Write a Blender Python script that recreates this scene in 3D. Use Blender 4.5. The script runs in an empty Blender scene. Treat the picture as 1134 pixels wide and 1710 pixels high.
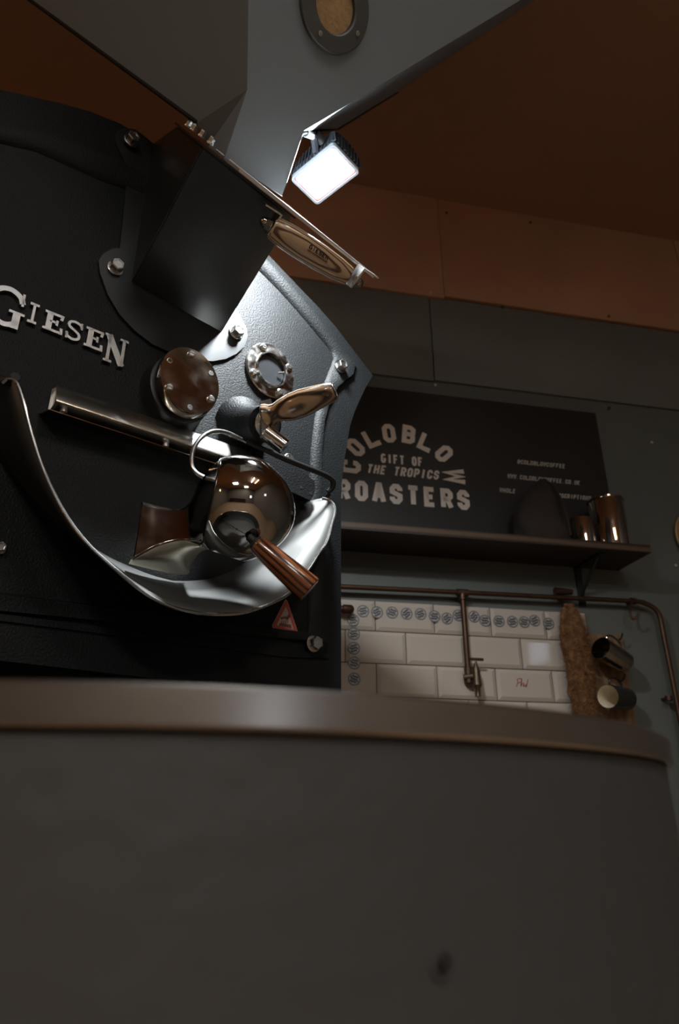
import bpy, bmesh, math, random
from mathutils import Vector, Matrix
from mathutils import noise as mnoise
random.seed(7)
PI = math.pi
sc = bpy.context.scene
ZC = 0.80                                    # camera height over the floor
# ------------------------------------------------------------------ camera
PITCH = math.radians(23.4)
cam_d = bpy.data.cameras.new('camera'); cam = bpy.data.objects.new('camera', cam_d)
sc.collection.objects.link(cam); sc.camera = cam
cam.location = (0, 0, ZC); cam.rotation_euler = (PI/2 + PITCH, 0, 0)
cam_d.sensor_fit = 'VERTICAL'; cam_d.sensor_height = 36.0; cam_d.sensor_width = 24.0
cam_d.lens = 1145.0/1710.0*36.0
cam_d.clip_start = 0.01
cam_d.dof.use_dof = True; cam_d.dof.focus_distance = 1.12; cam_d.dof.aperture_fstop = 5.2
# ------------------------------------------------------------------ world, exposure
w = bpy.data.worlds.new('world'); sc.world = w; w.use_nodes = True
w.node_tree.nodes['Background'].inputs[0].default_value = (0.75, 0.85, 1.0, 1)
w.node_tree.nodes['Background'].inputs[1].default_value = 3.5
sc.view_settings.view_transform = 'Standard'; sc.view_settings.look = 'None'
sc.view_settings.gamma = 1.0; sc.view_settings.use_curve_mapping = False
sc.view_settings.exposure = 0.0
LED_POWER = 22.0; WIN_POWER = 1.0; PANEL_EMIT = 58.0; BULB_POWER = 6.0
# ------------------------------------------------------------------ frames
YAW_F = math.radians(38.2); YAW_W = math.radians(11.7)
M_FACE = Matrix.Translation((0, 1.3, 0)) @ Matrix.Rotation(YAW_F, 4, 'Z')      # x=u along the face, y=into the machine, z=up
M_WALL = Matrix.Translation((-0.2028*2.154, 0.9792*2.154, 0)) @ Matrix.Rotation(YAW_W, 4, 'Z')
M_WORLD = Matrix.Identity(4)
CAMP = Vector((0, 0, ZC)); F_PX = 1145.0
def pray(px, py):
    X = px-567.0; Y = 855.0-py; c, s = math.cos(PITCH), math.sin(PITCH)
    return Vector((X, F_PX*c-Y*s, Y*c+F_PX*s))
def on_plane(M, px, py, d):
    """point of the photograph's pixel on the plane y=-d of frame M, in that frame's coordinates"""
    Mi = M.inverted(); o = Mi @ CAMP; r = Mi.to_3x3() @ pray(px, py)
    t = (-d-o.y)/r.y
    return o + r*t
def FX(px, py, w=0.0): return on_plane(M_FACE, px, py, w)
def WX(px, py, d=0.0): return on_plane(M_WALL, px, py, d)
def FL(u, v, w=0.0): return Vector((u, -w, v+ZC))
def WL(s, v, d=0.0): return Vector((s, -d, v+ZC))
def on_any(M, px, py, p0, n):
    Mi = M.inverted(); o = Mi @ CAMP; r = Mi.to_3x3() @ pray(px, py)
    return o + r*((p0-o).dot(n)/r.dot(n))
# ------------------------------------------------------------------ materials
def mat(name, col, rough=0.5, metal=0.0, spec=0.5, bump=0, bscale=200, bdist=0.002, var=0, vscale=8, aniso=0, coat=0, rvar=0, detail=3):
    m = bpy.data.materials.new(name); m.use_nodes = True
    nt = m.node_tree; b = nt.nodes['Principled BSDF']
    b.inputs['Base Color'].default_value = (*col, 1); b.inputs['Roughness'].default_value = rough
    b.inputs['Metallic'].default_value = metal; b.inputs['Specular IOR Level'].default_value = spec
    b.inputs['Anisotropic'].default_value = aniso; b.inputs['Coat Weight'].default_value = coat
    tc = nt.nodes.new('ShaderNodeTexCoord')
    if bump:
        n = nt.nodes.new('ShaderNodeTexNoise'); n.inputs['Scale'].default_value = bscale; n.inputs['Detail'].default_value = detail
        bp = nt.nodes.new('ShaderNodeBump'); bp.inputs['Strength'].default_value = bump; bp.inputs['Distance'].default_value = bdist
        nt.links.new(tc.outputs['Object'], n.inputs['Vector']); nt.links.new(n.outputs['Fac'], bp.inputs['Height'])
        nt.links.new(bp.outputs['Normal'], b.inputs['Normal'])
    if var or rvar:
        n2 = nt.nodes.new('ShaderNodeTexNoise'); n2.inputs['Scale'].default_value = vscale; n2.inputs['Detail'].default_value = 6
        nt.links.new(tc.outputs['Object'], n2.inputs['Vector'])
        if var:
            mx = nt.nodes.new('ShaderNodeMix'); mx.data_type = 'RGBA'
            mx.inputs[6].default_value = (*[c*(1-var) for c in col], 1); mx.inputs[7].default_value = (*[min(1, c*(1+var)) for c in col], 1)
            nt.links.new(n2.outputs['Fac'], mx.inputs[0]); nt.links.new(mx.outputs[2], b.inputs['Base Color'])
        if rvar:
            mr = nt.nodes.new('ShaderNodeMapRange'); mr.inputs[1].default_value = .35; mr.inputs[2].default_value = .65
            mr.inputs[3].default_value = max(0, rough-rvar); mr.inputs[4].default_value = rough+rvar
            nt.links.new(n2.outputs['Fac'], mr.inputs[0]); nt.links.new(mr.outputs[0], b.inputs['Roughness'])
    return m
def emit(name, col, s):
    m = bpy.data.materials.new(name); m.use_nodes = True; nt = m.node_tree
    b = nt.nodes['Principled BSDF']; b.inputs['Base Color'].default_value = (.8, .8, .8, 1)
    b.inputs['Emission Color'].default_value = (*col, 1); b.inputs['Emission Strength'].default_value = s
    return m
def wood(name, light, dark, axis, period=.006, rough=.3, dist=3.0, coat=.4, squash=.12, lo=.25, hi=.7, side=None):
    """striped timber: distorted layers, stretched along the object-space direction axis"""
    m = bpy.data.materials.new(name); m.use_nodes = True; nt = m.node_tree; b = nt.nodes['Principled BSDF']
    tc = nt.nodes.new('ShaderNodeTexCoord'); a = Vector(axis).normalized()
    s1 = Vector(side) if side is not None else (Vector((0, 0, 1)) if abs(a.z) < .8 else Vector((1, 0, 0)))
    s1 = (s1-a*s1.dot(a)).normalized(); s2 = a.cross(s1); cb = nt.nodes.new('ShaderNodeCombineXYZ')
    for k, v in enumerate((a*squash, s1, s2)):
        d = nt.nodes.new('ShaderNodeVectorMath'); d.operation = 'DOT_PRODUCT'; d.inputs[1].default_value = v
        nt.links.new(tc.outputs['Object'], d.inputs[0]); nt.links.new(d.outputs['Value'], cb.inputs[k])
    wv = nt.nodes.new('ShaderNodeTexWave'); wv.wave_type = 'BANDS'; wv.bands_direction = 'Y'
    wv.inputs['Scale'].default_value = .314/period; wv.inputs['Distortion'].default_value = dist; wv.inputs['Detail'].default_value = 2
    wv.inputs['Detail Scale'].default_value = .35
    cr = nt.nodes.new('ShaderNodeValToRGB'); cr.color_ramp.elements[0].position = lo; cr.color_ramp.elements[1].position = hi
    cr.color_ramp.elements[0].color = (*dark, 1); cr.color_ramp.elements[1].color = (*light, 1)
    nt.links.new(cb.outputs[0], wv.inputs['Vector'])
    nt.links.new(wv.outputs['Fac'], cr.inputs[0]); nt.links.new(cr.outputs[0], b.inputs['Base Color'])
    b.inputs['Roughness'].default_value = rough; b.inputs['Coat Weight'].default_value = coat; b.inputs['Coat Roughness'].default_value = .15
    return m
CAST = mat('cast_black', (.0070, .0080, .0085), .52, bump=.75, bscale=300, bdist=.0016, spec=.20, var=.25, vscale=14)
BLACK = mat('satin_black', (.010, .0105, .0105), .42, bump=.08, bscale=400, bdist=.0006)
BOXM = mat('chute_black', (.0105, .0110, .0100), .34, var=.2, vscale=6, rvar=.05)
DARKB = mat('deep_black', (.008, .008, .008), .6)
HOPM = mat('hopper_grey', (.20, .225, .24), .5, bump=.05, bscale=500, bdist=.0005)
BINM = mat('bin_grey', (.054, .052, .050), .6, bump=.45, bscale=55, bdist=.0022, detail=1)
HOODM = mat('polished_hood', (.76, .75, .70), .25, 1)
DOMEM = mat('mirror_dome', (.50, .475, .44), .055, 1, rvar=.02, vscale=60)
GATEM = mat('satin_gate_steel', (.75, .75, .75), .45, 1)
CHEEKM = mat('dark_polished_steel', (.20, .17, .15), .14, 1, var=.35, vscale=22, rvar=.05)
RINGM = mat('mottled_steel', (.52, .50, .47), .2, 1, var=.4, vscale=45, rvar=.12)
CHROME = mat('chrome', (.62, .60, .57), .07, 1, rvar=.03, vscale=20)
CHROMED = mat('worn_chrome', (.42, .38, .34), .10, 1, var=.35, vscale=28, rvar=.06)
STEEL = mat('steel', (.55, .54, .52), .24, 1, var=.12, vscale=18, rvar=.06)
STEELW = mat('worn_steel', (.135, .134, .128), .60, 1, var=.12, vscale=20, rvar=.04)
BRASSY = mat('warm_polished_steel', (.92, .83, .66), .40, .9, var=.12, vscale=30, rvar=.06)
RIMM = mat('brushed_rim', (.52, .46, .41), .25, 1, aniso=.4, var=.08, vscale=60)
LETTER = mat('letter_steel', (.36, .365, .37), .42, 1, var=.1, vscale=80)
WALLM = mat('wall_green_black', (.098, .104, .093), .6, bump=.12, bscale=14, bdist=.006, var=.15, vscale=3)
PANELM = mat('panel_green_black', (.14, .135, .112), .6, bump=.1, bscale=20, bdist=.004, var=.2, vscale=3)
ORANGE = mat('orange_brown_paint', (.44, .215, .115), .75, bump=.1, bscale=20, bdist=.004, var=.22, vscale=2.5)
CEILM = mat('ceiling_orange_brown', (.36, .185, .105), .8, bump=.1, bscale=12, bdist=.004, var=.12, vscale=1.5)
FLOORM = mat('floor_brown', (.26, .17, .10), .6, var=.3, vscale=6)
ROOMM = mat('room_wall', (.14, .12, .10), .7)
TILEM = mat('cream_tile', (.44, .375, .315), .10, coat=.3, var=.05, vscale=2)
GROUT = mat('grout_dark', (.035, .028, .022), .9)
SIGNM = mat('sign_black', (.015, .014, .0125), .55, bump=.05, bscale=60)
SIGNT = mat('sign_print', (.80, .71, .62), .7, var=.12, vscale=25)
SIGNTS = mat('sign_small_print', (.50, .45, .40), .7)
SHELFM = wood('dark_shelf_wood', (.085, .050, .028), (.022, .012, .007), (1, 0, 0), .03, .6, 6, coat=0)
COPPER = mat('aged_copper', (.078, .042, .025), .45, .8, var=.4, vscale=30)
TAPM = mat('aged_brass_tap', (.10, .07, .045), .45, .8, var=.4, vscale=60)
COIR = mat('coir_fibre', (.19, .085, .030), .95, bump=.8, bscale=160, bdist=.01, var=.95, vscale=45)
PLYM = wood('plywood', (.20, .11, .05), (.14, .075, .035), (0, 0, 1), .03, .7, 3, coat=0)
CLOTH = mat('dark_cloth', (.022, .013, .009), .9, bump=.4, bscale=90, bdist=.003, var=.3, vscale=12)
ENAMEL = mat('black_enamel', (.02, .018, .017), .22)
CREAM = mat('cream_enamel', (.80, .70, .54), .3)
WICKER = mat('tan_wicker', (.42, .27, .13), .8, bump=.7, bscale=120, bdist=.004, var=.5, vscale=60)
STAMP = mat('stamp_ink', (.018, .022, .028), .6)
STICK = mat('sticker_grey', (.34, .32, .30), .4)
RED = mat('warning_red', (.50, .085, .06), .45)
CREAMST = mat('warning_cream', (.50, .40, .33), .5)
MAROON = mat('warning_picture', (.20, .07, .055), .5)
REDINK = mat('red_ink', (.25, .03, .015), .5)
INKW = mat('burnt_ink', (.03, .012, .008), .6)
RUBBER = mat('black_rubber', (.012, .012, .012), .35)
GASKET = mat('lamp_gasket', (.75, .22, .26), .5)
CLEAR = mat('lamp_rim_clear', (.75, .78, .82), .15)
HEATS = mat('lamp_black_aluminium', (.085, .095, .11), .45)
LENS = emit('led_light', (.92, .97, 1.0), 14)
PANELL = emit('ceiling_panel_light', (1.0, .97, .92), PANEL_EMIT)
BEANS = mat('tan_beans_glass', (.42, .27, .12), .35, bump=.6, bscale=170, bdist=.004, var=.35, vscale=120)
GLASSD = mat('sight_glass', (.03, .032, .034), .08, coat=.5)
# ------------------------------------------------------------------ mesh helpers
def V(*a): return Vector(a)
def basis(d):
    d = d.normalized(); a = V(0, 0, 1) if abs(d.z) < .9 else V(1, 0, 0)
    x = a.cross(d).normalized(); return x, d.cross(x)
def quads(bm, r1, r2, close=True):
    n = len(r1)
    for i in range(n if close else n-1):
        j = (i+1) % n
        try: bm.faces.new((r1[i], r1[j], r2[j], r2[i]))
        except ValueError: pass
def lathe(bm, o, d, prof, n=24, ex=1.0, ey=1.0, axes=None):
    """prof: list of (distance along d, radius); radius 0 closes the end"""
    x, y = axes or basis(d); d = d.normalized(); prev = None; pr = None
    for s, r in prof:
        c = o+d*s
        if r <= 1e-6: cur = [bm.verts.new(c)]
        else: cur = [bm.verts.new(c+x*(math.cos(2*PI*i/n)*r*ex)+y*(math.sin(2*PI*i/n)*r*ey)) for i in range(n)]
        if prev is not None:
            if len(cur) == 1 and len(prev) > 1:
                for i in range(n): bm.faces.new((prev[i], prev[(i+1) % n], cur[0]))
            elif len(prev) == 1 and len(cur) > 1:
                for i in range(n): bm.faces.new((prev[0], cur[(i+1) % n], cur[i]))
            elif len(cur) > 1: quads(bm, prev, cur)
        prev = cur
def cyl(bm, a, b, r0, r1=None, n=20, bev=0):
    r1 = r0 if r1 is None else r1; L = (b-a).length
    if bev: lathe(bm, a, b-a, [(0, 0), (0, r0-bev), (bev, r0), (L-bev, r1), (L, r1-bev), (L, 0)], n)
    else: lathe(bm, a, b-a, [(0, 0), (0, r0), (L, r1), (L, 0)], n)
def smooth_path(pts, k=6):
    out = []; P = [pts[0]]+list(pts)+[pts[-1]]
    for i in range(1, len(P)-2):
        a, b, c, d = P[i-1], P[i], P[i+1], P[i+2]
        for j in range(k):
            t = j/k; out.append(.5*((2*b)+(c-a)*t+(2*a-5*b+4*c-d)*t*t+(3*b-a-3*c+d)*t**3))
    out.append(pts[-1]); return out
def tube(bm, pts, r, n=12, cap=True):
    rr = r if isinstance(r, (list, tuple)) else [r]*len(pts)
    prev = None; x = None
    for i, p in enumerate(pts):
        t = (pts[min(i+1, len(pts)-1)]-pts[max(i-1, 0)]).normalized()
        if x is None: x, _ = basis(t)
        x = (x-t*x.dot(t)).normalized(); y = t.cross(x)
        ring = [bm.verts.new(p+x*math.cos(2*PI*k/n)*rr[i]+y*math.sin(2*PI*k/n)*rr[i]) for k in range(n)]
        if prev: quads(bm, prev, ring)
        elif cap: bm.faces.new(ring[::-1])
        prev = ring
    if cap: bm.faces.new(prev)
def box(bm, lo, hi, bev=0):
    vs = [bm.verts.new((x, y, z)) for z in (lo[2], hi[2]) for y in (lo[1], hi[1]) for x in (lo[0], hi[0])]
    fs = [bm.faces.new([vs[i] for i in f]) for f in ((0, 2, 3, 1), (4, 5, 7, 6), (0, 1, 5, 4), (2, 6, 7, 3), (0, 4, 6, 2), (1, 3, 7, 5))]
    if bev:
        es = set(e for f in fs for e in f.edges)
        bmesh.ops.bevel(bm, geom=list(es), offset=bev, segments=2, affect='EDGES', profile=.6)
def prism(bm, pts, ex):
    """flat polygon pts (Vectors) extruded by vector ex"""
    a = [bm.verts.new(p) for p in pts]; b = [bm.verts.new(p+ex) for p in pts]
    bm.faces.new(a[::-1]); bm.faces.new(b); quads(bm, a, b)
def hull8(bm, a, b):
    """solid between two quads"""
    A = [bm.verts.new(p) for p in a]; B = [bm.verts.new(p) for p in b]
    bm.faces.new(A[::-1]); bm.faces.new(B); quads(bm, A, B)
def loft(bm, rows, close=False):
    vr = [[bm.verts.new(p) for p in r] for r in rows]
    for a, b in zip(vr, vr[1:]): quads(bm, a, b, close)
    return vr
# ------------------------------------------------------------------ objects
class Thing:
    """an Empty at the thing's base; its frame is M, base is given in frame coordinates"""
    def __init__(s, name, label, cat, base, M=M_WORLD, group=None, kind=None):
        s.M = M; s.base = Vector(base)
        s.o = bpy.data.objects.new(name, None); s.o.empty_display_size = .05
        sc.collection.objects.link(s.o); s.o.matrix_world = M @ Matrix.Translation(s.base)
        if label: s.o['label'] = label
        if cat: s.o['category'] = cat
        if group: s.o['group'] = group
        if kind: s.o['kind'] = kind
def obj(name, bm, m, parent, M=M_WORLD, base=None, label=None, kind=None, solid=0, flat=False, cat=None, group=None, sharp=35, origin=None):
    """link bm (frame coordinates) as one mesh; parent: a Thing, or (Thing, part object) for a sub-part"""
    bmesh.ops.remove_doubles(bm, verts=bm.verts, dist=1e-6)
    bmesh.ops.recalc_face_normals(bm, faces=bm.faces)
    th = parent[0] if isinstance(parent, tuple) else parent
    if th is not None: M = th.M; off = th.base
    else: off = Vector(base) if base is not None else Vector((0, 0, 0))
    po = Vector(origin)-off if origin is not None else Vector((0, 0, 0))   # own origin inside the thing
    bmesh.ops.translate(bm, verts=bm.verts, vec=-(off+po))
    lim = math.radians(sharp)
    if not flat:
        for f in bm.faces: f.smooth = True
        for e in bm.edges:
            if len(e.link_faces) == 2 and e.calc_face_angle(0) > lim: e.smooth = False
    me = bpy.data.meshes.new(name); bm.to_mesh(me); bm.free(); me.materials.append(m)
    o = bpy.data.objects.new(name, me); sc.collection.objects.link(o)
    if th is None: o.matrix_world = M @ Matrix.Translation(off)
    elif isinstance(parent, tuple):
        o.parent = parent[1]; o.location = po-parent[1].get('_po_v', Vector((0, 0, 0))) if False else po-PO.get(parent[1].name, Vector((0, 0, 0)))
    else: o.parent = th.o; o.location = po
    PO[o.name] = po
    if label: o['label'] = label
    if kind: o['kind'] = kind
    if cat: o['category'] = cat
    if group: o['group'] = group
    if solid:
        md = o.modifiers.new('solid', 'SOLIDIFY'); md.thickness = solid; md.offset = 0
    return o
PO = {}
def B(): return bmesh.new()
# ================================================================== STRUCTURE
S0, S1, D1, VC = -3.6, 2.75, 7.4, 2.515
bm = B(); box(bm, (S0-.1, -D1-.1, -.1), (S1+.1, .15, 0)); obj('floor', bm, FLOORM, None, M_WALL, kind='structure')
bm = B(); box(bm, (S0-.1, -D1-.1, VC+ZC), (S1+.1, .15, VC+ZC+.1)); obj('ceiling', bm, CEILM, None, M_WALL, kind='structure')
bm = B(); box(bm, (S0, 0, 0), (S1, .12, VC+ZC)); wall = obj('wall_back', bm, WALLM, None, M_WALL, kind='structure')
bm = B(); box(bm, (S0-.1, -D1, 0), (S0, 0, VC+ZC)); obj('wall_left', bm, ROOMM, None, M_WALL, kind='structure')
bm = B(); RW = (-3.42, -2.90); RZ = (1.08+ZC, 1.36+ZC); box(bm, (S1, -D1, 0), (S1+.1, RW[0], VC+ZC)); box(bm, (S1, RW[1], 0), (S1+.1, 0, VC+ZC)); box(bm, (S1, RW[0], 0), (S1+.1, RW[1], RZ[0])); box(bm, (S1, RW[0], RZ[1]), (S1+.1, RW[1], VC+ZC)); obj('wall_right', bm, ROOMM, None, M_WALL, kind='structure')
# wall behind the camera with two openings
wins = [(1.66, 2.16)]; wz0, wz1 = 1.2, 1.85
xs = [S0]+[a for w_ in wins for a in w_]+[S1]
bm = B()
for i in range(len(xs)-1):
    if i % 2 == 0: box(bm, (xs[i], -D1-.12, 0), (xs[i+1], -D1, VC+ZC))
    else:
        box(bm, (xs[i], -D1-.12, 0), (xs[i+1], -D1, wz0)); box(bm, (xs[i], -D1-.12, wz1), (xs[i+1], -D1, VC+ZC))
obj('wall_front', bm, ROOMM, None, M_WALL, kind='structure')
GLASSW = bpy.data.materials.new('window_glass'); GLASSW.use_nodes = True
_b = GLASSW.node_tree.nodes['Principled BSDF']; _b.inputs['Transmission Weight'].default_value = 1; _b.inputs['Roughness'].default_value = 0; _b.inputs['IOR'].default_value = 1.02
for k, (a, b_) in enumerate(wins):
    bm = B(); f = .04; y0, y1 = -D1-.08, -D1-.03
    box(bm, (a, y0, wz0), (a+f, y1, wz1)); box(bm, (b_-f, y0, wz0), (b_, y1, wz1))
    box(bm, (a+f, y0, wz0), (b_-f, y1, wz0+f)); box(bm, (a+f, y0, wz1-f), (b_-f, y1, wz1))
    box(bm, ((a+b_)/2-.015, y0, wz0+f), ((a+b_)/2+.015, y1, wz1-f))
    wo = obj('window_%d' % (k+1), bm, BLACK, None, M_WALL, kind='structure')
    ld = bpy.data.lights.new('daylight', 'AREA'); ld.shape = 'RECTANGLE'; ld.size = b_-a-.1; ld.size_y = wz1-wz0-.1
    ld.energy = WIN_POWER*(b_-a); ld.color = (.86, .93, 1.0)
    lo = bpy.data.objects.new('daylight', ld); sc.collection.objects.link(lo)
    lo.matrix_world = M_WALL @ Matrix.Translation(((a+b_)/2, -D1-.1, (wz0+wz1)/2)) @ Matrix.Rotation(PI/2, 4, 'X')
    # area light shines along its -Z: turn it into the room
    lo.matrix_world = M_WALL @ Matrix.Translation(((a+b_)/2, -D1-.1, (wz0+wz1)/2)) @ Matrix.Rotation(PI/2, 4, 'X')
bm = B(); f = .02  # unseen window added and sized for a bright reflection in one tile
for lo_, hi_ in (((S1+.03, RW[0], RZ[0]), (S1+.07, RW[0]+f, RZ[1])), ((S1+.03, RW[1]-f, RZ[0]), (S1+.07, RW[1], RZ[1])), ((S1+.03, RW[0]+f, RZ[0]), (S1+.07, RW[1]-f, RZ[0]+f)), ((S1+.03, RW[0]+f, RZ[1]-f), (S1+.07, RW[1]-f, RZ[1]))): box(bm, lo_, hi_)
obj('window_2', bm, BLACK, None, M_WALL, kind='structure')
WALLTH = Thing.__new__(Thing); WALLTH.o = wall; WALLTH.M = M_WALL; WALLTH.base = Vector((0, 0, 0))
# proud boards on the wall's upper part: dark green course, then the orange course up to the ceiling
def board(s0, s1, v0, v1, m, d=.012, bev=.002, nm='panel'):
    bm = B(); box(bm, (s0, -d, v0+ZC), (s1, 0, v1+ZC), bev); return obj(nm, bm, m, WALLTH, origin=WL(s0, v0, 0))
for a, b_, v0 in ((-1.4, -.38, 1.538), (-.377, .823, 1.541), (.827, 2.02, 1.546), (2.022, S1, 1.546)): board(a, b_, v0, 1.957, PANELM, .012)
for a, b_, v0, d in ((-1.6, -.31, 1.958, .02), (-.306, .888, 1.950, .024), (.891, 2.08, 1.966, .020), (2.084, S1, 1.974, .022)): board(a, b_, v0, VC, ORANGE, d)
# small screw heads and rough filler along the boards
for px, py in ((746, 355), (886, 371), (719, 489), (839, 513), (1017, 528), (727, 643), (1018, 681)):
    p = WX(px, py, .024 if py < 540 else .012); bm = B(); lathe(bm, p+V(0, .002, 0), V(0, -1, 0), [(0, .006), (.003, .006), (.004, 0)], 10)
    obj('screw', bm, SIGNTS if py in (489, 643) else INKW, WALLTH, origin=p)
# ---- tiles
TH0, TP, TW = .4285, .1055, .2035
bm = B(); box(bm, (.40, -.004, .20+ZC), (1.335, 0, .636+ZC)); obj('grout', bm, GROUT, WALLTH)
def tile_mesh(L, H):
    bm = B(); t0, t1, bv = .005, .011, .012
    def ring(i, y): return [(i, y, i), (L-i, y, i), (L-i, y, H-i), (i, y, H-i)]
    rows = [[bm.verts.new(p) for p in ring(0, 0)], [bm.verts.new(p) for p in ring(0, -t0)], [bm.verts.new(p) for p in ring(bv, -t1)]]
    quads(bm, rows[0], rows[1]); quads(bm, rows[1], rows[2]); bm.faces.new(rows[2]); bm.faces.new(rows[0][::-1])
    return bm
tile_meshes = {}
def tile(s0, s1, v0, v1, tilt=(0, 0)):
    L, H = round(s1-s0-.003, 4), round(v1-v0-.003, 4)
    if L < .012: return
    key = (L, H)
    if key not in tile_meshes:
        o = obj('tile', tile_mesh(L, H), TILEM, WALLTH, flat=True); tile_meshes[key] = o.data
    else:
        o = bpy.data.objects.new('tile', tile_meshes[key]); sc.collection.objects.link(o); o.parent = wall
    o.location = WL(s0+.0015, v0+.0015, .003); o.rotation_euler = (tilt[0], 0, tilt[1])
rows_ = [(.534, .636, .565), (.4285, .534, .667-.2035), (.323, .4285, .565), (.217, .323, .667-.2035)]
for ri, (v0, v1, ph) in enumerate(rows_):
    s = ph-.2035*2
    while s < 1.335:
        a, b_ = max(s, .42), min(s+.2035, 1.333)
        if b_ > a+.012:
            tl = (random.uniform(-.004, .004), random.uniform(-.004, .004))
            if ri == 1 and abs(s-1.074) < .01: tl = (.0, .0)
            tile(a, b_, v0, v1, tl)
        s += .2035
# ================================================================== COOLING BIN
az = math.radians(-13); DB, RB = .74, .451
BC = V(math.sin(az)*DB, math.cos(az)*DB, 0)
HR = .0465+ZC
bin_ = Thing('cooling_bin', 'round grey cooling bin with a stainless steel rim in the foreground below the roaster', 'cooling bin', (BC.x, BC.y, 0))
Z = V(0, 0, 1)
bm = B()
lathe(bm, BC, Z, [(HR-.0175, RB-.004), (HR-.0175, RB-.0004), (HR-.016, RB+.001), (HR-.0015, RB+.001), (HR, RB-.0005), (HR, RB-.012), (HR-.003, RB-.0135), (HR-.018, RB-.0135)], 256)
obj('rim_band', bm, RIMM, bin_, label='brushed stainless steel band around the top of the bin')
bm = B()
lathe(bm, BC, Z, [(HR-.0185, RB-.010), (HR-.0185, RB-.0045), (HR-.158, RB-.0045), (HR-.160, RB-.010), (HR-.163, RB-.010), (HR-.165, RB-.004), (HR-.195, RB-.012), (HR-.2, RB-.03), (HR-.2, .05)], 256)
obj('bin_body', bm, BINM, bin_, label='grey textured paint side of the bin')
bm = B(); lathe(bm, BC, Z, [(HR-.0, RB-.0135), (HR-.15, RB-.0135), (HR-.15, 0)], 128); obj('inner_drum', bm, STEELW, bin_)
bm = B(); lathe(bm, BC, Z, [(.02, 0), (.02, .12), (HR-.2, .16), (HR-.2, 0)], 48); obj('pedestal', bm, BLACK, bin_)
for k in range(3):
    a = az+2*PI*k/3+.5; p = BC+V(math.sin(a), math.cos(a), 0)*.33
    bm = B(); cyl(bm, V(p.x, p.y, 0), V(p.x, p.y, HR-.2), .018); obj('leg', bm, BLACK, bin_, origin=V(p.x, p.y, 0))
bm = B(); cyl(bm, BC+Z*(HR-.15), BC+Z*(HR-.05), .02); 
for k in range(2):
    a = k*PI+.7; d = V(math.cos(a), math.sin(a), 0)
    tube(bm, [BC+Z*(HR-.11), BC+d*.4+Z*(HR-.11)], .01, 8)
obj('stirring_arm', bm, STEELW, bin_)
# bolt head in the bin's side: pixel ray onto the cylinder
r = pray(738, 1613); rx, ry = r.x, r.y; Rr = RB-.0045
A_ = rx*rx+ry*ry; B_ = -2*(rx*BC.x+ry*BC.y); C_ = BC.x**2+BC.y**2-Rr**2
t = (-B_-math.sqrt(B_*B_-4*A_*C_))/(2*A_); p = V(rx*t, ry*t, ZC+r.z*t); n = V(p.x-BC.x, p.y-BC.y, 0).normalized()
bm = B(); lathe(bm, p-n*.001, n, [(0, .0060), (.0020, .0056), (.0022, .0048), (.0008, .0040), (.0006, .0012)], 24); obj('bolt_boss', bm, BINM, bin_, origin=p)
bm = B(); lathe(bm, p-n*.0006, n, [(0, .0026), (.0022, .0026), (.0026, 0)], 16); obj('bolt', bm, DARKB, bin_, origin=p, label='small dark bolt low in the bin side')
# ================================================================== ROASTER
ro = Thing('coffee_roaster', 'big black drum coffee roaster with polished steel fittings and raised lettering on its front', 'coffee roaster', (-.43, .0, 0), M_FACE)
X, Y_, Zf = V(1, 0, 0), V(0, 1, 0), V(0, 0, 1)
OUT = V(0, -1, 0)
# front plate outline (u, v)
right = [(.004, .185), (.004, .40), (.004, .571), (.006, .63), (.013, .685), (.030, .78), (.043, .82), (.057, .853), (.078, .900), (.101, .942)]
top = [(.045, .985), (-.012, 1.030), (-.063, 1.061), (-.116, 1.088), (-.214, 1.140), (-.33, 1.195), (-.42, 1.238), (-.491, 1.261), (-.561, 1.262), (-.62, 1.248), (-.673, 1.226), (-.771, 1.177), (-.87, 1.10)]
left = [(-.964, .942), (-.920, .853), (-.893, .78), (-.873, .66), (-.866, .571), (-.866, .185)]
outl = right+top+left
bm = B(); prism(bm, [FL(u, v, 0) for u, v in outl], V(0, .035, 0)); obj('front_plate', bm, CAST, ro, sharp=25)
# raised border that frames the inner panel
inn_r = [FX(512, 1056), FX(513, 1000), FX(515, 900), FX(516, 800), FX(519, 750), FX(525, 700), FX(533, 665), FX(543, 635), FX(552, 612)]
inn_t = [FX(557, 598), FX(549, 583), FX(530, 560), FX(500, 524), FX(465, 485), FX(437, 457)]
inn_t2 = [FL(-.27, 1.095), FL(-.36, 1.12), FX(205, 315), FX(170, 303), FX(130, 285), FX(60, 254), FX(0, 240)]
out_r = [FX(543, 1075), FX(541, 1000), FX(539, 900), FX(535, 800), FX(536, 753), FX(540, 709), FX(548, 676), FX(562, 650), FX(588, 628)]
out_t = [FX(592, 608), FX(573, 592), FX(553, 564), FX(520, 520), FX(480, 475), FX(447, 440)]
out_t2 = [FL(-.27, 1.128), FL(-.36, 1.155), FX(205, 275), FX(165, 256), FX(130, 242), FX(60, 222), FX(0, 213)]
lefti = [FL(-.80, 1.02), FL(-.86, .93), FL(-.81, .80), FL(-.785, .6), FL(-.785, .27)]
lefto = [FL(-.85, 1.05), FL(-.92, .94), FL(-.845, .80), FL(-.82, .6), FL(-.82, .235)]
inner = inn_r+inn_t+inn_t2+lefti; outer = out_r+out_t+out_t2+lefto
for p in inner+outer: p.y = 0
def lerp(a, b, t): return a+(b-a)*t
bm = B(); H = V(0, -.009, 0)
sm = lambda L: smooth_path([*L, L[0]], 4)[:-1]
inner_s, outer_s = inner, outer
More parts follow.
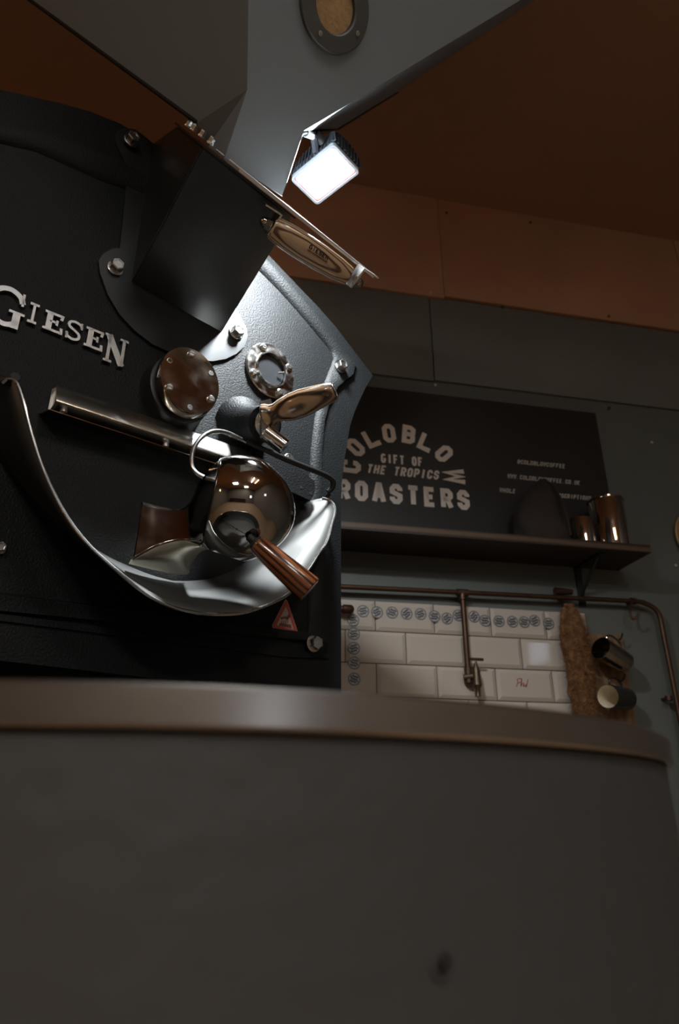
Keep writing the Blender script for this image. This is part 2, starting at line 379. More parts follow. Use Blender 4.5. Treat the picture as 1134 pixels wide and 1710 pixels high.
rows = [[lerp(a, b, 0) for a, b in zip(inner, outer)], [lerp(a, b, min(.45, .007/(b-a).length))+H for a, b in zip(inner, outer)],
        [lerp(a, b, 1-min(.3, .003/(b-a).length))+H for a, b in zip(inner, outer)], [b for a, b in zip(inner, outer)]]
vr = loft(bm, rows, True); quads(bm, vr[-1], vr[0])
obj('raised_border', bm, CAST, ro, sharp=60)
# lower ledge below the inner panel
bm = B(); prism(bm, [FX(-60, 1030), FX(480, 1098), FX(548, 1100), FX(549, 1092), FX(480, 1088), FX(-60, 1018)], V(0, -.004, 0)); obj('ledge', bm, CAST, ro)
# body behind the plate
bm = B(); pts = []
for k in range(33):
    a = PI*k/32; pts.append(FL(-.43+.40*math.cos(a), .80+.40*math.sin(a), -.035))
pts += [FL(-.83, .22, -.035), FL(-.03, .22, -.035)]
prism(bm, pts, V(0, .75, 0)); obj('drum_housing', bm, BLACK, ro)
bm = B(); box(bm, (-.82, .26, 0), (-.04, .80, .22+ZC), .01); box(bm, (-.80, .036, .19+ZC), (-.06, .27, .23+ZC)); obj('base_cabinet', bm, BLACK, ro)
# ---- hexagon bolts with washers
def hexbolt(P, d=OUT, r=.0125, h=.014, th=ro, m=STEEL, rot=.3, washer=True, nm='bolt', wm=None):
    x, y = basis(d); d = d.normalized()
    bm = B()
    if washer: lathe(bm, P, d, [(0, r*1.22), (.0025, r*1.22), (.003, r*1.1), (.003, 0)], 24)
    hx = [P+d*.003+(x*math.cos(rot+k*PI/3)+y*math.sin(rot+k*PI/3))*r for k in range(6)]
    a = [bm.verts.new(p) for p in hx]; b = [bm.verts.new(p+d*(h-.002)) for p in hx]
    c = [bm.verts.new(p+d*h+(P+d*.003-p)*.14) for p in hx]; e = [bm.verts.new(p+d*h+(P+d*.003-p)*.30) for p in hx]
    f = [bm.verts.new(p+d*(h-.0015)+(P+d*.003-p)*.36) for p in hx]
    for q1, q2 in ((a, b), (b, c), (c, e), (e, f)): quads(bm, q1, q2)
    bm.faces.new(f); bm.faces.new(a[::-1])
    return obj(nm, bm, m, th, origin=P, flat=True)
for px, py, w_ in ((222, 231, .013), (195, 444, .007), (397, 553, .007), (571, 610, .009), (527, 1074, .009)):
    q = FX(px, py, w_+.008); q.y = -w_
    hexbolt(q, rot=random.uniform(.2, .8))
for u_, v_ in ((-.80, .35), (-.87, .93)): hexbolt(FL(u_, v_, .009))
q = FX(0, 914, .004); q.y = 0; hexbolt(q, r=.008, h=.008)
# ---- boss under the lower and upper corner bolts
for px, py in ((529, 1076), (574, 612)):
    q = FX(px, py, .004); q.y = .001; bm = B(); lathe(bm, q, OUT, [(0, .026), (.007, .024), (.009, .021), (.009, 0)], 32); obj('bolt_boss', bm, CAST, ro, origin=q)
# ---- raised letters
def strip(bm, pts, t, org, ax, ay, ex, closed=False, miter=True):
    """thick polyline in 2D letter space -> extruded strip; org + x*ax + y*ay; ex extrusion"""
    n = len(pts); L = []; R = []
    for i in range(n):
        p = Vector(pts[i]); 
        a = Vector(pts[(i-1) % n]) if (closed or i > 0) else None; b = Vector(pts[(i+1) % n]) if (closed or i < n-1) else None
        d1 = (p-a).normalized() if a is not None else None; d2 = (b-p).normalized() if b is not None else None
        if d1 is None: d1 = d2
        if d2 is None: d2 = d1
        n1 = Vector((-d1.y, d1.x)); n2 = Vector((-d2.y, d2.x)); nn = (n1+n2)
        if nn.length < .2: nn = n1
        nn.normalize(); k = t/2/max(.45, nn.dot(n1)); L.append(p+nn*k); R.append(p-nn*k)
    mp = lambda q: org+ax*q.x+ay*q.y
    m_ = n if closed else n-1
    for i in range(m_):
        j = (i+1) % n; q = [mp(L[i]), mp(R[i]), mp(R[j]), mp(L[j])]
        prism(bm, q, ex)
k_, c_ = .30, .17
FONT = {
 'O': [[(k_, 0), (1-k_, 0), (1, c_), (1, 1-c_), (1-k_, 1), (k_, 1), (0, 1-c_), (0, c_), 'c']],
 'C': [[(1, .33), (1, c_), (1-k_, 0), (k_, 0), (0, c_), (0, 1-c_), (k_, 1), (1-k_, 1), (1, 1-c_), (1, .68)]],
 'G': [[(.55, .42), (1, .42), (1, c_), (1-k_, 0), (k_, 0), (0, c_), (0, 1-c_), (k_, 1), (1-k_, 1), (1, .86)]],
 'L': [[(0, 1.06), (0, 0), (1.05, 0), (1.05, .18)]],
 'D': [[(0, 0), (1-k_, 0), (1, c_), (1, 1-c_), (1-k_, 1), (0, 1), 'c']],
 'B': [[(0, 0), (1-k_, 0), (1, .12), (1, .40), (.82, .51), (1, .62), (1, .88), (1-k_, 1), (0, 1), 'c'], [(0, .51), (.82, .51)]],
 'W': [[(-.05, 1.1), (.15, -.05), (.5, .85), (.85, -.05), (1.05, 1.1)]],
 'I': [[(.5, -.08), (.5, 1.08)]],
 'F': [[(0, -.08), (0, 1), (1, 1)], [(0, .52), (.8, .52)]],
 'T': [[(-.1, 1), (1.1, 1)], [(.5, 1), (.5, -.08)]],
 'H': [[(0, -.08), (0, 1.08)], [(1, -.08), (1, 1.08)], [(0, .5), (1, .5)]],
 'E': [[(1, 0), (0, 0), (0, 1), (1, 1)], [(0, .5), (.8, .5)]],
 'R': [[(0, -.08), (0, 1), (1-k_, 1), (1, 1-c_), (1, .62), (1-k_, .46), (0, .46)], [(.55, .46), (1.02, -.08)]],
 'P': [[(0, -.08), (0, 1), (1-k_, 1), (1, 1-c_), (1, .60), (1-k_, .42), (0, .42)]],
 'S': [[(0, .30), (0, c_), (k_, 0), (1-k_, 0), (1, c_), (1, .40), (0, .62), (0, 1-c_), (k_, 1), (1-k_, 1), (1, 1-c_), (1, .72)]],
 'A': [[(-.08, -.08), (.42, 1), (.58, 1), (1.08, -.08)], [(.15, .30), (.85, .30)]],
 'N': [[(0, -.08), (0, 1), (1, 0), (1, 1.08)]],
 'U': [[(0, 1.08), (0, c_), (k_, 0), (1-k_, 0), (1, c_), (1, 1.08)]],
 'K': [[(0, -.08), (0, 1.08)], [(1, 1.08), (.1, .5), (1.02, -.08)]],
 '@': [[(1, .1), (1-k_, 0), (k_, 0), (0, c_), (0, 1-c_), (k_, 1), (1-k_, 1), (1, 1-c_), (1, .35), (.6, .35), (.6, .65)]],
 '.': [[(.3, 0), (.5, 0)]], '&': [[(1, 0), (.1, .8), (.4, 1), (.7, .8), (0, .3), (.3, 0), (.6, 0), (1, .4)]], ' ': []}
def letter(bm, ch, c, ang, h, wd, t, d, M='w', slant=0, ex=.001):
    """block letter centred on c (s, v); h, wd outer height, width; t stroke"""
    ca, sa = math.cos(ang), math.sin(ang); ih, iw = h-t, wd-t
    for st in FONT[ch]:
        cl = st[-1] == 'c'; pts = []
        for q in (st[:-1] if cl else st):
            x = (q[0]-.5)*iw; y = (q[1]-.5)*ih; x += slant*y
            pts.append((x, y))
        strip(bm, pts, t, WL(c[0], c[1], d), V(ca, 0, sa), V(-sa, 0, ca), V(0, -ex, 0), cl)
def serif_letter(ch, u0, u1, v0, v1, w0=.0, hgt=.007):
    W = u1-u0; Hh = v1-v0; bm = B(); T = min(.0125, W*.30); tn = .0048; sr = .004
    o = FL(u0, v0, w0); ax, ay, ex = V(1, 0, 0), V(0, 0, 1), V(0, -hgt, 0)
    def bar(a, b, t): strip(bm, [a, b], t, o, ax, ay, ex)
    if ch == 'I':
        bar((W/2, 0), (W/2, Hh), T); bar((0, tn/2), (W, tn/2), tn); bar((0, Hh-tn/2), (W, Hh-tn/2), tn)
    elif ch == 'E':
        bar((W*.28, 0), (W*.28, Hh), T); bar((0, tn/2), (W*.96, tn/2), tn); bar((0, Hh-tn/2), (W*.92, Hh-tn/2), tn); bar((W*.3, Hh*.52), (W*.68, Hh*.52), tn*.9)
        bar((W*.97, 0), (W*.93, Hh*.32), tn*.95); bar((W*.92, Hh), (W*.88, Hh*.72), tn*.95); bar((W*.68, Hh*.38), (W*.68, Hh*.66), tn*.8)
    elif ch == 'N':
        bar((W*.18, 0), (W*.18, Hh), tn*1.15); bar((W*.83, 0), (W*.83, Hh), tn*1.15); bar((W*.12, Hh*.98), (W*.83, Hh*.02), T)
        bar((0, tn/2), (W*.38, tn/2), tn); bar((-W*.05, Hh-tn/2), (W*.3, Hh-tn/2), tn); bar((W*.64, Hh-tn/2), (W*1.02, Hh-tn/2), tn)
    elif ch == 'S':
        P = [(.95, .72), (.9, .86), (.5, .96), (.15, .86), (.15, .66), (.5, .52), (.82, .38), (.85, .16), (.5, .04), (.12, .13), (.05, .30)]
        Q = smooth_path([V(x*W, y*Hh, 0) for x, y in P], 3); strip(bm, [(q.x, q.y) for q in Q], T*.62, o, ax, ay, ex)
        bar((W*.96, Hh*.66), (W*.94, Hh), tn*.7); bar((W*.04, Hh*.34), (W*.06, 0), tn*.7)
    elif ch == 'G':
        P = [(.93, .70), (.84, .86), (.58, .97), (.30, .90), (.13, .68), (.12, .38), (.28, .12), (.55, .03), (.78, .10), (.84, .22)]
        Q = smooth_path([V(x*W, y*Hh, 0) for x, y in P], 4); strip(bm, [(q.x, q.y) for q in Q], T*.72, o, ax, ay, ex)
        bar((W*.84, 0), (W*.84, Hh*.42), T*.9); bar((W*.62, Hh*.42), (W*1.04, Hh*.42), tn); bar((W*.93, Hh*.64), (W*.92, Hh*.98), tn*.8)
    return bm
for ch, u0, u1, v0, v1 in (('G', -.712, -.655, .700, .772), ('I', -.648, -.634, .7225, .762), ('E', -.624, -.593, .7215, .759),
                           ('S', -.587, -.562, .7205, .759), ('E', -.556, -.525, .719, .7585), ('N', -.521, -.482, .7045, .761)):
    obj('letter', serif_letter(ch, u0, u1, v0, v1), LETTER, ro, origin=FL(u0, v0, 0), flat=True)
# ---- chute mount plate
mp_out = [(198, 216), (213, 214), (226, 216), (240, 226), (256, 240), (300, 300), (345, 420), (405, 535), (412, 548), (414, 562), (408, 578), (396, 590), (378, 599), (355, 603), (325, 600), (290, 590), (255, 575), (225, 552), (200, 525), (180, 492), (167, 455), (165, 436), (172, 424), (188, 415), (200, 414), (205, 370), (213, 285), (205, 262), (194, 240), (192, 226)]
bm = B(); P = [FX(x, y, .006) for x, y in mp_out]
prism(bm, [V(p.x, 0.0, p.z) for p in P], V(0, -.006, 0)); obj('mount_plate', bm, BLACK, ro, sharp=40)
# ---- feed chute box
CAMP_F = M_FACE.inverted() @ CAMP
_R3 = M_FACE.inverted().to_3x3(); gate_n = (_R3 @ pray(300, 208)).cross(_R3 @ pray(620, 462)).normalized()
gate_n = gate_n if gate_n.z > 0 else -gate_n
def on_gate(u_, w_): return V(u_, -w_, CAMP_F.z-(gate_n.x*(u_-CAMP_F.x)+gate_n.y*(-w_-CAMP_F.y))/gate_n.z)
Xg = (X-gate_n*gate_n.x).normalized(); Qg = gate_n.cross(Xg); Qg = Qg if Qg.z > 0 else -Qg

uL, uR = -.492, -.302
A0 = [FL(uL, .889, .004), FL(uR, .868, .004), FL(uR, 1.225, .004), FL(uL, 1.255, .004)]
_p = on_gate(uL, .27); A1 = [_p, _p+Xg*.192, _p+Xg*.192+Qg*.23, _p+Qg*.23]
bm = B(); hull8(bm, A0, [p-gate_n*.005 for p in A1]); bmesh.ops.bevel(bm, geom=[e for e in bm.edges], offset=.0025, segments=2, affect='EDGES')
obj('feed_chute', bm, BOXM, ro, label='black sheet metal chute box leading into the front')
q_ = (A1[3]-A1[0]).normalized()
bm = B(); fl = [p-gate_n*.0045 for p in (A1[0]-Xg*.004-q_*.004, A1[1]+Xg*.004-q_*.004, A1[2]+Xg*.004+q_*.004, A1[3]-Xg*.004+q_*.004)]; prism(bm, fl, gate_n*.0035); obj('chute_flange', bm, BLACK, ro)
for s_ in (.02, .09, .16, .21):
    P = A1[0]+q_*s_+X*.012+gate_n*.004; hexbolt(P, gate_n, .006, .009, rot=.4, nm='flange_bolt')
# slide gate with its wooden handle
gate = Thing('slide_gate', 'polished steel slide gate plate with a striped wooden handle under the hopper', 'slide gate', A1[1]+gate_n*.0045, M_FACE)
g0 = A1[0]+gate_n*.0002; 
def GP(u_, s_): return g0+Xg*(u_-uL)+Qg*s_      # point in the gate plane (u along the face, s up the gate)
tipr = on_any(M_FACE, 621, 462, g0, V(0, -.576, -.809).normalized())
bm = B(); prism(bm, [GP(-.44, .17), GP(-.44, -.055), GP(-.135, -.072), GP(-.135, -.058), GP(-.25, .02), GP(-.29, .17)], gate_n*.0035)
obj('slide_plate', bm, GATEM, gate)
for s_, nm_ in ((-.050, 'front_glint_tube'), (.045, 'rear_glint_tube')):  # thin tubes added to catch the lamp's glint along the plate
    bm = B(); tube(bm, [GP(-.46, s_)+gate_n*.0048, GP(-.145 if s_ < 0 else -.27, s_-(.014 if s_ < 0 else 0))+gate_n*.0044], .0016, 10); obj(nm_, bm, GATEM, gate)
h0 = FX(440, 370, .262); h1 = FX(596, 470, .285)
hd = (h1-h0).normalized(); HL = (h1-h0).length
# clips hold the handle to the plate
for q, s_ in ((h0+hd*.014, 1), (h1-hd*.008, -1)):
    bm = B(); x, y = basis(hd)
    up_ = gate_n
    prism(bm, [q-hd*.0015+(-up_*.014)+q_*.012, q-hd*.0015-up_*.014-q_*.012, q-hd*.0015+up_*.026-q_*.014, q-hd*.0015+up_*.026+q_*.014], hd*.003)
    prism(bm, [q+up_*.024-q_*.014-hd*.0015, q+up_*.024+q_*.014-hd*.0015, q+up_*.024+q_*.014-hd*.030*s_, q+up_*.024-q_*.014-hd*.030*s_], up_*.0025)
    obj('clip', bm, STEEL, gate, origin=q)
bm = B(); lathe(bm, h0+hd*.016, hd, [(0, 0), (0, .0180), (.004, .0205), (.03, .0228), (.060, .0238), (.095, .0230), (HL-.06, .0205), (HL-.034, .0165), (HL-.028, 0)], 32)
ZEBRA = wood('striped_handle_wood', (.46, .32, .19), (.09, .04, .018), hd, .0050, .22, 3.5, .5, .20, .08, .40, side=(CAMP_F-h0).normalized())
hnd = obj('handle', bm, ZEBRA, gate, origin=h0+hd*.016, label='striped light and dark wooden handle')
for q, d in ((h0+hd*.014, -hd), (h1-hd*.008, hd)):
    bm = B(); hx, hy = basis(d); lathe(bm, q, d, [(0, .013), (.002, .013), (.002, .009)], 20)
    a = [bm.verts.new(q+d*.002+(hx*math.cos(k*PI/3)+hy*math.sin(k*PI/3))*.0105) for k in range(6)]; b = [bm.verts.new(v.co+d*.008) for v in a]; quads(bm, a, b); bm.faces.new(b)
    lathe(bm, q, d, [(.010, .0092), (.014, .0088), (.0185, .006), (.0205, .003), (.021, 0)], 20)
    obj('cap_nut', bm, CHROMED, gate, origin=q)
# burnt-in words on the handle, following its surface
vdir = CAMP_F-h0
side = (vdir-hd*vdir.dot(hd)).normalized(); upv = hd.cross(side); upv = upv if upv.z > 0 else -upv
def on_handle(a, b_):
    s_ = .016+a; rad = .0242 if a < .075 else .0236
    ang = b_/rad; return h0+hd*s_+(side*math.cos(ang)+upv*math.sin(ang))*rad
def handle_text(txt, a0, b0, h, wd, t, sl):
    bm = B(); x = a0
    for ch in txt:
        for st in FONT[ch]:
            cl = st[-1] == 'c'; pts = [((q[0]-.5)*(wd-t)+sl*(q[1]-.5)*h, (q[1]-.5)*(h-t)) for q in (st[:-1] if cl else st)]
            o_ = on_handle(x, b0); e1 = (on_handle(x+.002, b0)-o_).normalized(); e2 = (on_handle(x, b0+.002)-o_).normalized()
            strip(bm, pts, t, o_, e1, e2, e1.cross(e2)*-.0002 if e1.cross(e2).dot(side) < 0 else e1.cross(e2)*.0002, cl)
        x += wd*1.12
    return bm
obj('burnt_print', handle_text('GIESEN', .070, .0070, .0082, .0058, .0016, 0), INKW, (gate, hnd))
obj('burnt_print', handle_text('COFFEEROASTERS', .068, .0000, .0032, .0026, .0007, .2), INKW, (gate, hnd))
# ================================================================== HOPPER
NB = [FX(375, 265, .245), FX(470, 327, .235)]; NB0, NB1 = NB; NB2 = NB1+q_*.125; NB3 = NB0+q_*.125
e_fr = FX(860, 5, .560); nC = (NB1-NB0).cross(e_fr-NB0).normalized()
TM, TR, e_fl = (on_any(M_FACE, *q, NB0, nC) for q in ((413, 150), (507, 218), (415, 0)))
TLk = FL(-.472, 1.150, .180); e_bl = FX(50, 0, -.12); e_br = FX(905, 0, .10)
def ext(a, b, v):
    t = (v+ZC-a.z)/(b.z-a.z); return a+(b-a)*t
vt = 1.85
Tfl, Tfr, Tbl, Tbr = ext(TM, e_fl, vt), ext(TR, e_fr, vt), ext(TLk, e_bl, vt), ext(FX(590, 200, .10), e_br, vt)
TRk = FX(566, 213, .11); TRn = FL(-.335, 1.20, .17)
hop = Thing('hopper', 'large grey sheet metal bean hopper above the roaster with a round sight glass', 'hopper', (NB0+NB2)/2, M_FACE)
bm = B()
vb = [bm.verts.new(p) for p in (NB0, NB1, NB2, NB3)]; vm = [bm.verts.new(p) for p in (TM, TR, TRk, TLk)]; vn = bm.verts.new(TRn); vtp = [bm.verts.new(p) for p in (Tfl, Tfr, Tbr, Tbl)]

for f in ((vb[0], vb[1], vm[1], vm[0]), (vb[1], vb[2], vn, vm[1]), (vb[2], vb[3], vm[3], vn), (vb[3], vb[0], vm[0], vm[3]), (vm[1], vn, vm[2]), (vn, vm[3], vm[2])): bm.faces.new(f)
quads(bm, vm, vtp)
obj('hopper_body', bm, HOPM, hop, solid=.002, flat=True)
for f in ():
    pass
# added dark plate that shades the overlit hopper facet beside the lamp
nf_ = (TRn-TR).cross(TRk-TR).normalized(); nf_ = nf_ if nf_.dot(X) > 0 else -nf_
bm = B(); prism(bm, [p+nf_*.003 for p in (TR+(TRk-TR)*.02, TRk, TRn)], nf_*.002); obj('shade_plate', bm, BLACK, hop)
# dark folded seams along the two outer side edges
for a, b in ((TLk, Tbl), (TRk, Tbr)):
    bm = B(); tube(bm, [a, b], .0045, 8); obj('edge_seam', bm, BLACK, hop)
bm = B(); tube(bm, [NB1+V(.001, 0, 0), TR, TR+(Tfr-TR).normalized()*.05, TR+(Tfr-TR).normalized()*.12], .0009, 8); obj('lit_edge', bm, CHROME, hop, label='thin chrome line standing in for the lamp-lit edge of the hopper')  # chrome tube paints in the lamp's light along the hopper edge
# sight port on the front face
pn = (TR-TM).cross(Tfl-TM).normalized(); pn = pn if pn.dot(CAMP_F-TM) > 0 else -pn
pc = on_any(M_FACE, 557, 12, TM, pn); pl = on_any(M_FACE, 498, 25, TM, pn); R_ = (pc-pl).length
pb = on_any(M_FACE, 541, 93, TM, pn)
py_ = (pb-pc).normalized(); px_ = pn.cross(py_); 
ex_, ey_ = 1.0, (pb-pc).length/R_
R_ = (pb-pc).length*.93
bm = B(); lathe(bm, pc, pn, [(0, R_), (.008, R_), (.010, R_*.97), (.010, R_*.62), (.008, R_*.58), (.001, R_*.56)], 64); pr = obj('sight_port', bm, STEELW, hop, origin=pc, label='worn steel ring around the sight glass')
bm = B(); lathe(bm, pc+pn*.001, pn, [(0, R_*.57), (.001, R_*.57), (.0012, 0)], 48); obj('port_glass', bm, BEANS, (hop, pr), origin=pc)
for k in range(4):
    a = .4+k*PI/2; q = pc+pn*.010+(px_*math.cos(a)+py_*math.sin(a))*R_*.80; bm = B(); lathe(bm, q, pn, [(0, .005), (.0025, .0045), (.003, .002), (.0012, .002), (.001, 0)], 12); obj('screw', bm, STEEL, (hop, pr), origin=q)
# ================================================================== WORK LIGHT
lc = [FX(484, 297, .149), FX(530, 333, .141), FX(607, 280, .262), FX(552, 242, .262)]
lamp_v = 1.198
def at_v(px, py, v):
    Mi = M_FACE.inverted(); o = Mi @ CAMP; r = Mi.to_3x3() @ pray(px, py); return o+r*((v+ZC-o.z)/r.z)
lc = [at_v(484, 297, 1.20), at_v(530, 334, 1.195), at_v(607, 281, 1.20), at_v(552, 241, 1.205)]
lcen = sum(lc, V(0, 0, 0))/4
ln = (lc[1]-lc[0]).cross(lc[3]-lc[0]).normalized(); ln = ln if ln.z < 0 else -ln
e1 = (lc[3]-lc[0]).normalized(); e2 = ln.cross(e1); e2 = e2 if e2.dot(lc[1]-lc[0]) > 0 else -e2
hl = ((lc[3]-lc[0]).length+(lc[2]-lc[1]).length)/4; hw = ((lc[1]-lc[0]).length+(lc[2]-lc[3]).length)/4
lamp = Thing('work_light', 'bright white rectangular LED work light bolted to the hopper corner', 'work light', lcen-ln*.05, M_FACE)
def rrect(c, a, b, r, n=5):
    out = []
    for sx, sy, a0 in ((1, 1, 0), (-1, 1, PI/2), (-1, -1, PI), (1, -1, 1.5*PI)):
        for k in range(n):
            t = a0+PI/2*k/(n-1); out.append(c+e1*(sx*(a-r)+r*math.cos(t))+e2*(sy*(b-r)+r*math.sin(t)))
    return out
bm = B(); a = rrect(lcen, hl+.001, hw+.001, .008); rows = [a, [p+ln*.010 for p in rrect(lcen-ln*.001, hl+.001, hw+.001, .008)], [p+ln*.010 for p in rrect(lcen-ln*.001, hl-.0035, hw-.0035, .006)], rrect(lcen+ln*.003, hl-.004, hw-.004, .006)]
loft(bm, rows, True); obj('lens_frame', bm, CLEAR, lamp, sharp=40)
bm = B(); rows = [[p+ln*.0035 for p in rrect(lcen, hl-.0035, hw-.0035, .006)], [p+ln*.0065 for p in rrect(lcen, hl-.0035, hw-.0035, .006)], [p+ln*.0065 for p in rrect(lcen, hl-.006, hw-.006, .006)], [p+ln*.0035 for p in rrect(lcen, hl-.006, hw-.006, .006)]]; loft(bm, rows, True); obj('gasket', bm, GASKET, lamp, label='thin pink gasket around the lens')
bm = B(); bm.faces.new([bm.verts.new(p+ln*.0045) for p in rrect(lcen, hl-.0058, hw-.0058, .006)]); obj('lens', bm, LENS, lamp, flat=True)
# heat sink: back shell with fins
bm = B(); rows = [rrect(lcen, hl, hw, .008), rrect(lcen-ln*.018, hl, hw, .008), rrect(lcen-ln*.030, hl*.8, hw*.8, .008)]; vr = loft(bm, rows, True); bm.faces.new(vr[-1]); bm.faces.new(vr[0][::-1]); obj('housing', bm, HEATS, lamp)
nf = 13
for k in range(nf):
    t = -1+2*k/(nf-1); c = lcen+e1*(hl*.96*t)-ln*.004; hh = .060*math.sqrt(max(.30, 1-(t*.8)**2))
    bm = B(); prism(bm, [c+e2*(hw*1.06)-e1*.0013, c+e2*(hw*.95)-ln*hh*.8-e1*.0013, c+e2*(hw*.6)-ln*hh-e1*.0013, c-e2*(hw*.6)-ln*hh-e1*.0013, c-e2*(hw*.95)-ln*hh*.8-e1*.0013, c-e2*(hw*1.06)-e1*.0013], e1*.0026)
    obj('fin', bm, HEATS, lamp, origin=c, flat=True)
nf = 9
for k in range(nf):
    t = -1+2*k/(nf-1); c = lcen+e2*(hw*.96*t)-ln*.004; hh = .058*math.sqrt(max(.30, 1-(t*.75)**2))
    bm = B(); prism(bm, [c+e1*(hl*1.08)-e2*.0013, c+e1*(hl*1.05)-ln*hh*.7-e2*.0013, c+e1*(hl*.8)-ln*hh-e2*.0013, c+e1*(hl*.6)-ln*.02-e2*.0013, c+e1*(hl*.6)-e2*.0013], e2*.0026); obj('fin', bm, HEATS, lamp, origin=c, flat=True)
bk = lcen-e1*hl*.35-ln*.03
bm = B(); b0 = FX(516, 219, .27); b1 = FX(530, 232, .235)
tube(bm, [FX(510, 222, .285), FX(524, 228, .25), bk-ln*.008], .007, 8)
obj('bracket', bm, HEATS, lamp)
bm = B(); q = FX(533, 231, .245); cyl(bm, q-e2*.012, q+e2*.010, .009, bev=.001); obj('bracket_bolt', bm, STEELW, lamp, origin=q)
ld = bpy.data.lights.new('led', 'AREA'); ld.shape = 'RECTANGLE'; ld.size = hl*1.8; ld.size_y = hw*1.8; ld.energy = LED_POWER; ld.color = (.88, .95, 1.0)
lo = bpy.data.objects.new('led', ld); sc.collection.objects.link(lo)
R3 = Matrix((e1, e2, e1.cross(e2))).transposed()
if (R3 @ V(0, 0, -1)).dot(ln) < 0: R3 = Matrix((e1, -e2, e1.cross(-e2))).transposed()
lo.matrix_world = M_FACE @ (Matrix.Translation(lcen+ln*.0125) @ R3.to_4x4())
lo.parent = None
# ================================================================== FITTINGS ON THE FRONT
# round cover cap
cc = FL(-.386, .686, .0); axc = (X, Zf)
bm = B(); lathe(bm, cc, OUT, [(0, .071), (.006, .068), (.038, .066), (.040, .062), (.040, 0)], 56, .90, 1.04, axc); cap = obj('port_collar', bm, BLACK, ro, origin=cc, label='matt black collar of the round cap')
bm = B(); lathe(bm, cc, OUT, [(.040, .056), (.050, .056), (.050, .062), (.052, .064), (.066, .064), (.070, .0625), (.070, 0)], 64, .89, 1.04, axc); disc = obj('port_cap', bm, CHROMED, ro, origin=cc, label='round mirror finish cap with three screws and three holes')
for k, a in enumerate((95, 155, 215, 275, 335, 35)):
    a = math.radians(a); q = cc+OUT*.0702+X*math.cos(a)*.0515*.89+Zf*math.sin(a)*.0515*1.04
    bm = B()
    if k % 2 == 0:
        lathe(bm, q, OUT, [(0, .0068), (.003, .0066), (.0045, .005), (.0045, 0)], 16); s = obj('screw', bm, STEEL, (ro, disc), origin=q)
        bm = B(); box(bm, q+V(-.0055, -.0048, -.0007), q+V(.0055, -.0044, .0007)); obj('slot', bm, DARKB, (ro, disc), origin=q)
    else:
        lathe(bm, q, OUT, [(0, .0052), (.0006, .0050), (.0007, .0034)], 16); obj('hole_rim', bm, STEEL, (ro, disc), origin=q)
        bm = B(); lathe(bm, q, OUT, [(.0, .0035), (.0005, .0034), (.0005, 0)], 12); obj('hole', bm, DARKB, (ro, disc), origin=q)
# sight glass ring
gc = FL(-.185, .829, 0)
bm = B(); lathe(bm, gc, OUT, [(0, .0625), (.006, .062), (.008, .060), (.008, .041), (.013, .039), (.013, .036), (.002, .035), (.002, 0)], 64, .93, 1.03, axc); sg = obj('sight_glass_ring', bm, RINGM, ro, origin=gc, label='polished ring around the small sight glass')
bm = B(); lathe(bm, gc+OUT*.0025, OUT, [(0, .035), (.002, .034), (.002, 0)], 48, .93, 1.03, axc); obj('glass', bm, GLASSD, (ro, sg), origin=gc)
for a in (118, 28, 208, 298):
    a = math.radians(a); q = gc+OUT*.008+X*math.cos(a)*.0505*.93+Zf*math.sin(a)*.0505*1.03
    bm = B(); lathe(bm, q, OUT, [(0, .0078), (.004, .0074), (.0058, .005), (.0058, 0)], 18); obj('screw', bm, STEEL, (ro, sg), origin=q)
    bm = B(); box(bm, q+V(-.006, -.0062, -.0008), q+V(.006, -.0055, .0008)); obj('slot', bm, DARKB, (ro, sg), origin=q)
# small screw clamped inside the glass
bm = B(); q = FX(465, 623, .01); tube(bm, [q, q+V(.012, -.004, .004)], .002, 6); obj('probe_tip', bm, STEEL, ro)
# sample scoop: boss, steel neck, wooden handle
bs = FX(418, 715, .04); bs0 = FL(bs.x-.0, 0, 0); bz = bs.z
bm = B(); t0 = FX(404, 712, .0); t0.y = 0.0; t1 = FX(443, 708, .085)
lathe(bm, t0, t1-t0, [(0, .058), (.012, .045), (.030, .036), ((t1-t0).length, .034), ((t1-t0).length, 0)], 40); obj('sampler_boss', bm, CAST, ro, origin=t0)
n_ = (t1-t0).normalized()
th_ = Thing('bean_sampler', 'bean sampling scoop with a carved striped wooden handle pushed into the front', 'sampling scoop', t1+n_*.001, M_FACE)
g0_ = FX(452, 693, .105); g1_ = FX(560, 652, .205)
bm = B(); lathe(bm, t1+n_*.0015, n_, [(0, 0), (0, .025), (.008, .026), (.010, .022), (.014, .012), (.014, 0)], 32)
prism(bm, [FX(433, 672, .10), FX(449, 668, .10), FX(462, 700, .10), FX(452, 725, .10), FX(447, 742, .10), FX(434, 733, .10)], V(0, -.006, 0)); obj('steel_neck', bm, STEEL, th_, sharp=30)
bm = B(); cyl(bm, FX(443, 722, .10), FX(476, 747, .115), .0150, bev=.001, n=28); obj('scoop_tube', bm, CHROME, th_)
d_ = (g1_-g0_).normalized(); Lh = (g1_-g0_).length
bm = B(); lathe(bm, g0_-d_*.012, d_, [(0, 0), (0, .022), (.003, .0245), (.010, .0225), (.016, .0185), (.024, .0180), (.036, .0215), (.055, .0250), (.075, .0255), (.092, .0235), (Lh-.004, .0195), (Lh+.006, .0175), (Lh+.010, .0155), (Lh+.010, 0)], 36)
ZEBRA2 = wood('striped_sampler_wood', (.27, .165, .085), (.03, .013, .007), d_, .0085, .2, 6, .6, .2, .2, .75, side=V(-.2, -.8, -.5))
sh_ = obj('handle', bm, ZEBRA2, th_, origin=g0_-d_*.012, label='striped carved wooden handle')
